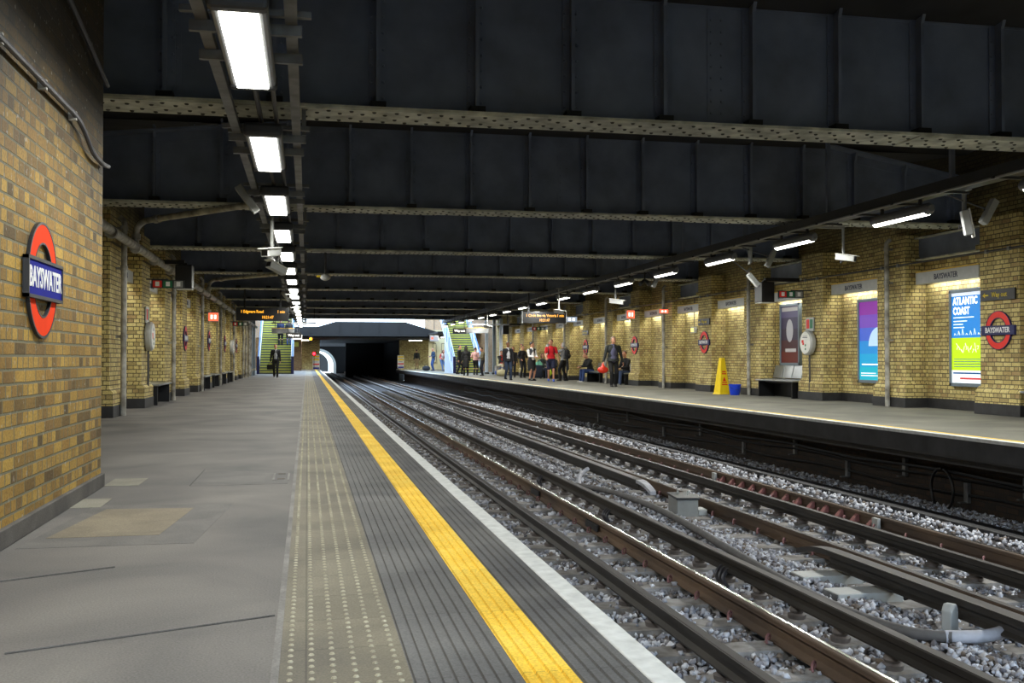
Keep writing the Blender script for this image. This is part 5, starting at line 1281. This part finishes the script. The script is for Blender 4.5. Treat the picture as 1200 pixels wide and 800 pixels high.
t=thing('suitcase','dark blue upright suitcase beside the woman in the waistcoat','suitcase',(11.05,49.2,0)); G().box((-.3,-.14,.05),(.3,.14,.68)).build('case_body',cloth((34,42,62)),t,bevel=.05); G().box((-.22,-.16,.12),(.22,-.13,.36)).build('pocket',cloth((30,38,56)),t,bevel=.02); G().tube([(-.12,.08,.66),(-.12,.08,.95),(.12,.08,.95),(.12,.08,.66)],.012,6).build('pull_handle',M['dark'],t)
for s in (-1,1): G().tube([(s*.24-.02,0,.05),(s*.24+.02,0,.05)],.05,10).build('wheel',M['black'],t)
person(11.75,50.9,R(30),'seated person with brown hair holding a mint green bag on the far bench',1.7,pose='sit',z=-.02,top=(60,66,70),bottom=(36,40,60),hair='hair_red',hairlen='mid')
t=thing('shoulder_bag','mint green bag on the lap of the seated person behind the suitcase','bag',(11.45,50.35,.52)); g=G(); ell(g,(0,0,.16),(.2,.1,.18)); remesh(g,.014,'bag_body',cloth((120,196,170)),t); G().tube(smooth_pts([(-.1,0,.3),(0,0,.42),(.1,0,.3)],4),.012,6).build('handle',cloth((120,196,170)),t)
pf=person(12.0,49.6,R(-20),'seated person with dark hair bending forward on the far bench',1.7,pose='sit',z=-.02,top=(44,44,52),bottom=(34,36,46),lean=.35,headdown=2)
t=thing('tote_bag','small bright lime bag hanging low in front of the seated pair','bag',tuple(wrist(pf,1)+Vector((-.02,-.1,-.42)))); g=G(); ell(g,(0,0,.14),(.11,.06,.16)); remesh(g,.012,'bag_body',cloth((190,220,50)),t); G().tube(smooth_pts([(-.06,0,.26),(0,0,.42),(.06,0,.26)],4),.01,6).build('handle',cloth((190,220,50)),t)
person(10.39,43.3,R(-12),'man in a red polo shirt and navy shorts with blue trainers striding left',1.83,top=(206,24,36),sleeve='short',bottom=(28,32,60),bottom_kind='shorts',shoes=(60,90,190),legs=((.10,-.20,.09),(-.10,.14,.11)),arms=((.32,-.02,.86),(-.2,-.3,.98)),headturn=R(-30),hair='hair_brown',near=True)
backpack([o for o in bpy.data.objects if o.get('label','').startswith('man in a red polo')][0],(34,30,34),'dark backpack on the back of the man in the red polo shirt')
p=person(11.32,44.8,R(-130),'person in a grey hooded top and black trousers with an arm raised',1.72,top=(158,160,164),bottom=(20,20,24),hood=(186,186,186),arms=((.12,-.28,1.42),(-.2,-.25,1.2)),legs=((.13,-.1,.085),(-.13,.12,.085)),near=True)
backpack(p,(26,26,30),'black backpack worn over the grey hooded top')
person(11.9,46.6,R(-20),'person in a grey cap standing behind the grey hooded person',1.55,top=(60,62,66),bottom=(30,32,40),cap_=(120,120,116),headdown=1)
p=person(11.95,42.45,R(-72),'man in a black jacket and blue jeans sitting forward on a steel bench',1.78,pose='sit',z=-.03,top=(22,24,26),bottom=(44,66,118),shoes=(210,210,210),lean=.38,headdown=.6,hair='hair_brown',arms=((.1,-.55,.68),(-.1,-.52,.66)),near=True)
w=wrist(p,0); tag(G().cbox(tuple(w+Vector((-.11,-.02,.03))),(.1,.07,.012)).build('phone',M['ltgrey'],bevel=.004),'phone in the hands of the seated man in blue jeans','phone')
person(12.02,37.7,R(-60),'seated man in a black jacket and jeans half hidden by the brick pier',1.76,pose='sit',z=-.03,top=(20,20,24),bottom=(56,72,104),shoes=(130,130,130),lean=.12,hair='hair_brown',near=True,arms=((.1,-.4,.66),(-.1,-.4,.66)))
p=person(10.5,34.45,R(-6),'large man in an open dark jacket and grey shirt walking with a red bag',1.78,bulk=1.22,top=(38,42,42),open_front=(84,84,112),bottom=(18,18,22),coat=.04,shoes=(14,14,16),legs=((.10,.10,.10),(-.09,-.18,.10)),arms=((.33,-.02,.86),(-.36,-.12,.86)),hair='hair_grey',headdown=.7,headturn=R(15),near=True,skin='skin')
w=wrist(p,1)
t=thing('carrier_bag','red plastic carrier bag hanging from the hand of the large man','bag',(w.x-.03,w.y-.02,w.z-.42)); g=G(); ell(g,(0,0,.13),(.2,.1,.12)); g.tube([(0,0,.2),(0,0,.36)],[.11,.02],12); remesh(g,.012,'bag_body',mat('red_plastic',(226,52,28),.35,var=.12,bump=.6,bscale=20),t)
G().tube(smooth_pts([(-.04,0,.33),(0,0,.37),(.04,0,.33)],4),.012,6).build('handle',M['red'],t)
for o in bpy.data.objects:
    if '_wr' in o: del o['_wr']

# sub-parts hang under the part that carries them
SUB={'end_cap':'housing','window':'housing','sunshield':'housing','led_text':'housing','lit_face':'case','pictogram':'lit_face','lettering':('bar','board','panel','plate'),'collar':('pipe','jacket','coat','shirt'),
 'elbow':'pipe','front_pocket':'bag_body','pocket':'case_body','bar_frame':'bar','ring_frame':'ring','yellow_strip':'board','sheet':'frame','running_surface':'rail_body','handrail':'balustrade_frame','grille':'case','diffuser':'housing',
 'face':'drum','button':'drum','red_mark':'drum','rivet':'bottom_flange','splice_plate':'web','small_print':'panel_back','nosing':'steps','hood':'case','glowing_lens':'case'}
def bn(o): return o.name.split('.')[0]
for root in [o for o in bpy.data.objects if o.parent is None and o.type=='EMPTY']:
    kids=list(root.children); by={}
    for k_ in kids: by.setdefault(bn(k_),k_)
    for k_ in kids:
        s_=SUB.get(bn(k_))
        if not s_: continue
        for q in (s_ if isinstance(s_,tuple) else (s_,)):
            p_=by.get(q)
            if p_ and p_ is not k_ and p_.parent is root and p_.location.length==0 and not k_.children: k_.parent=p_; break
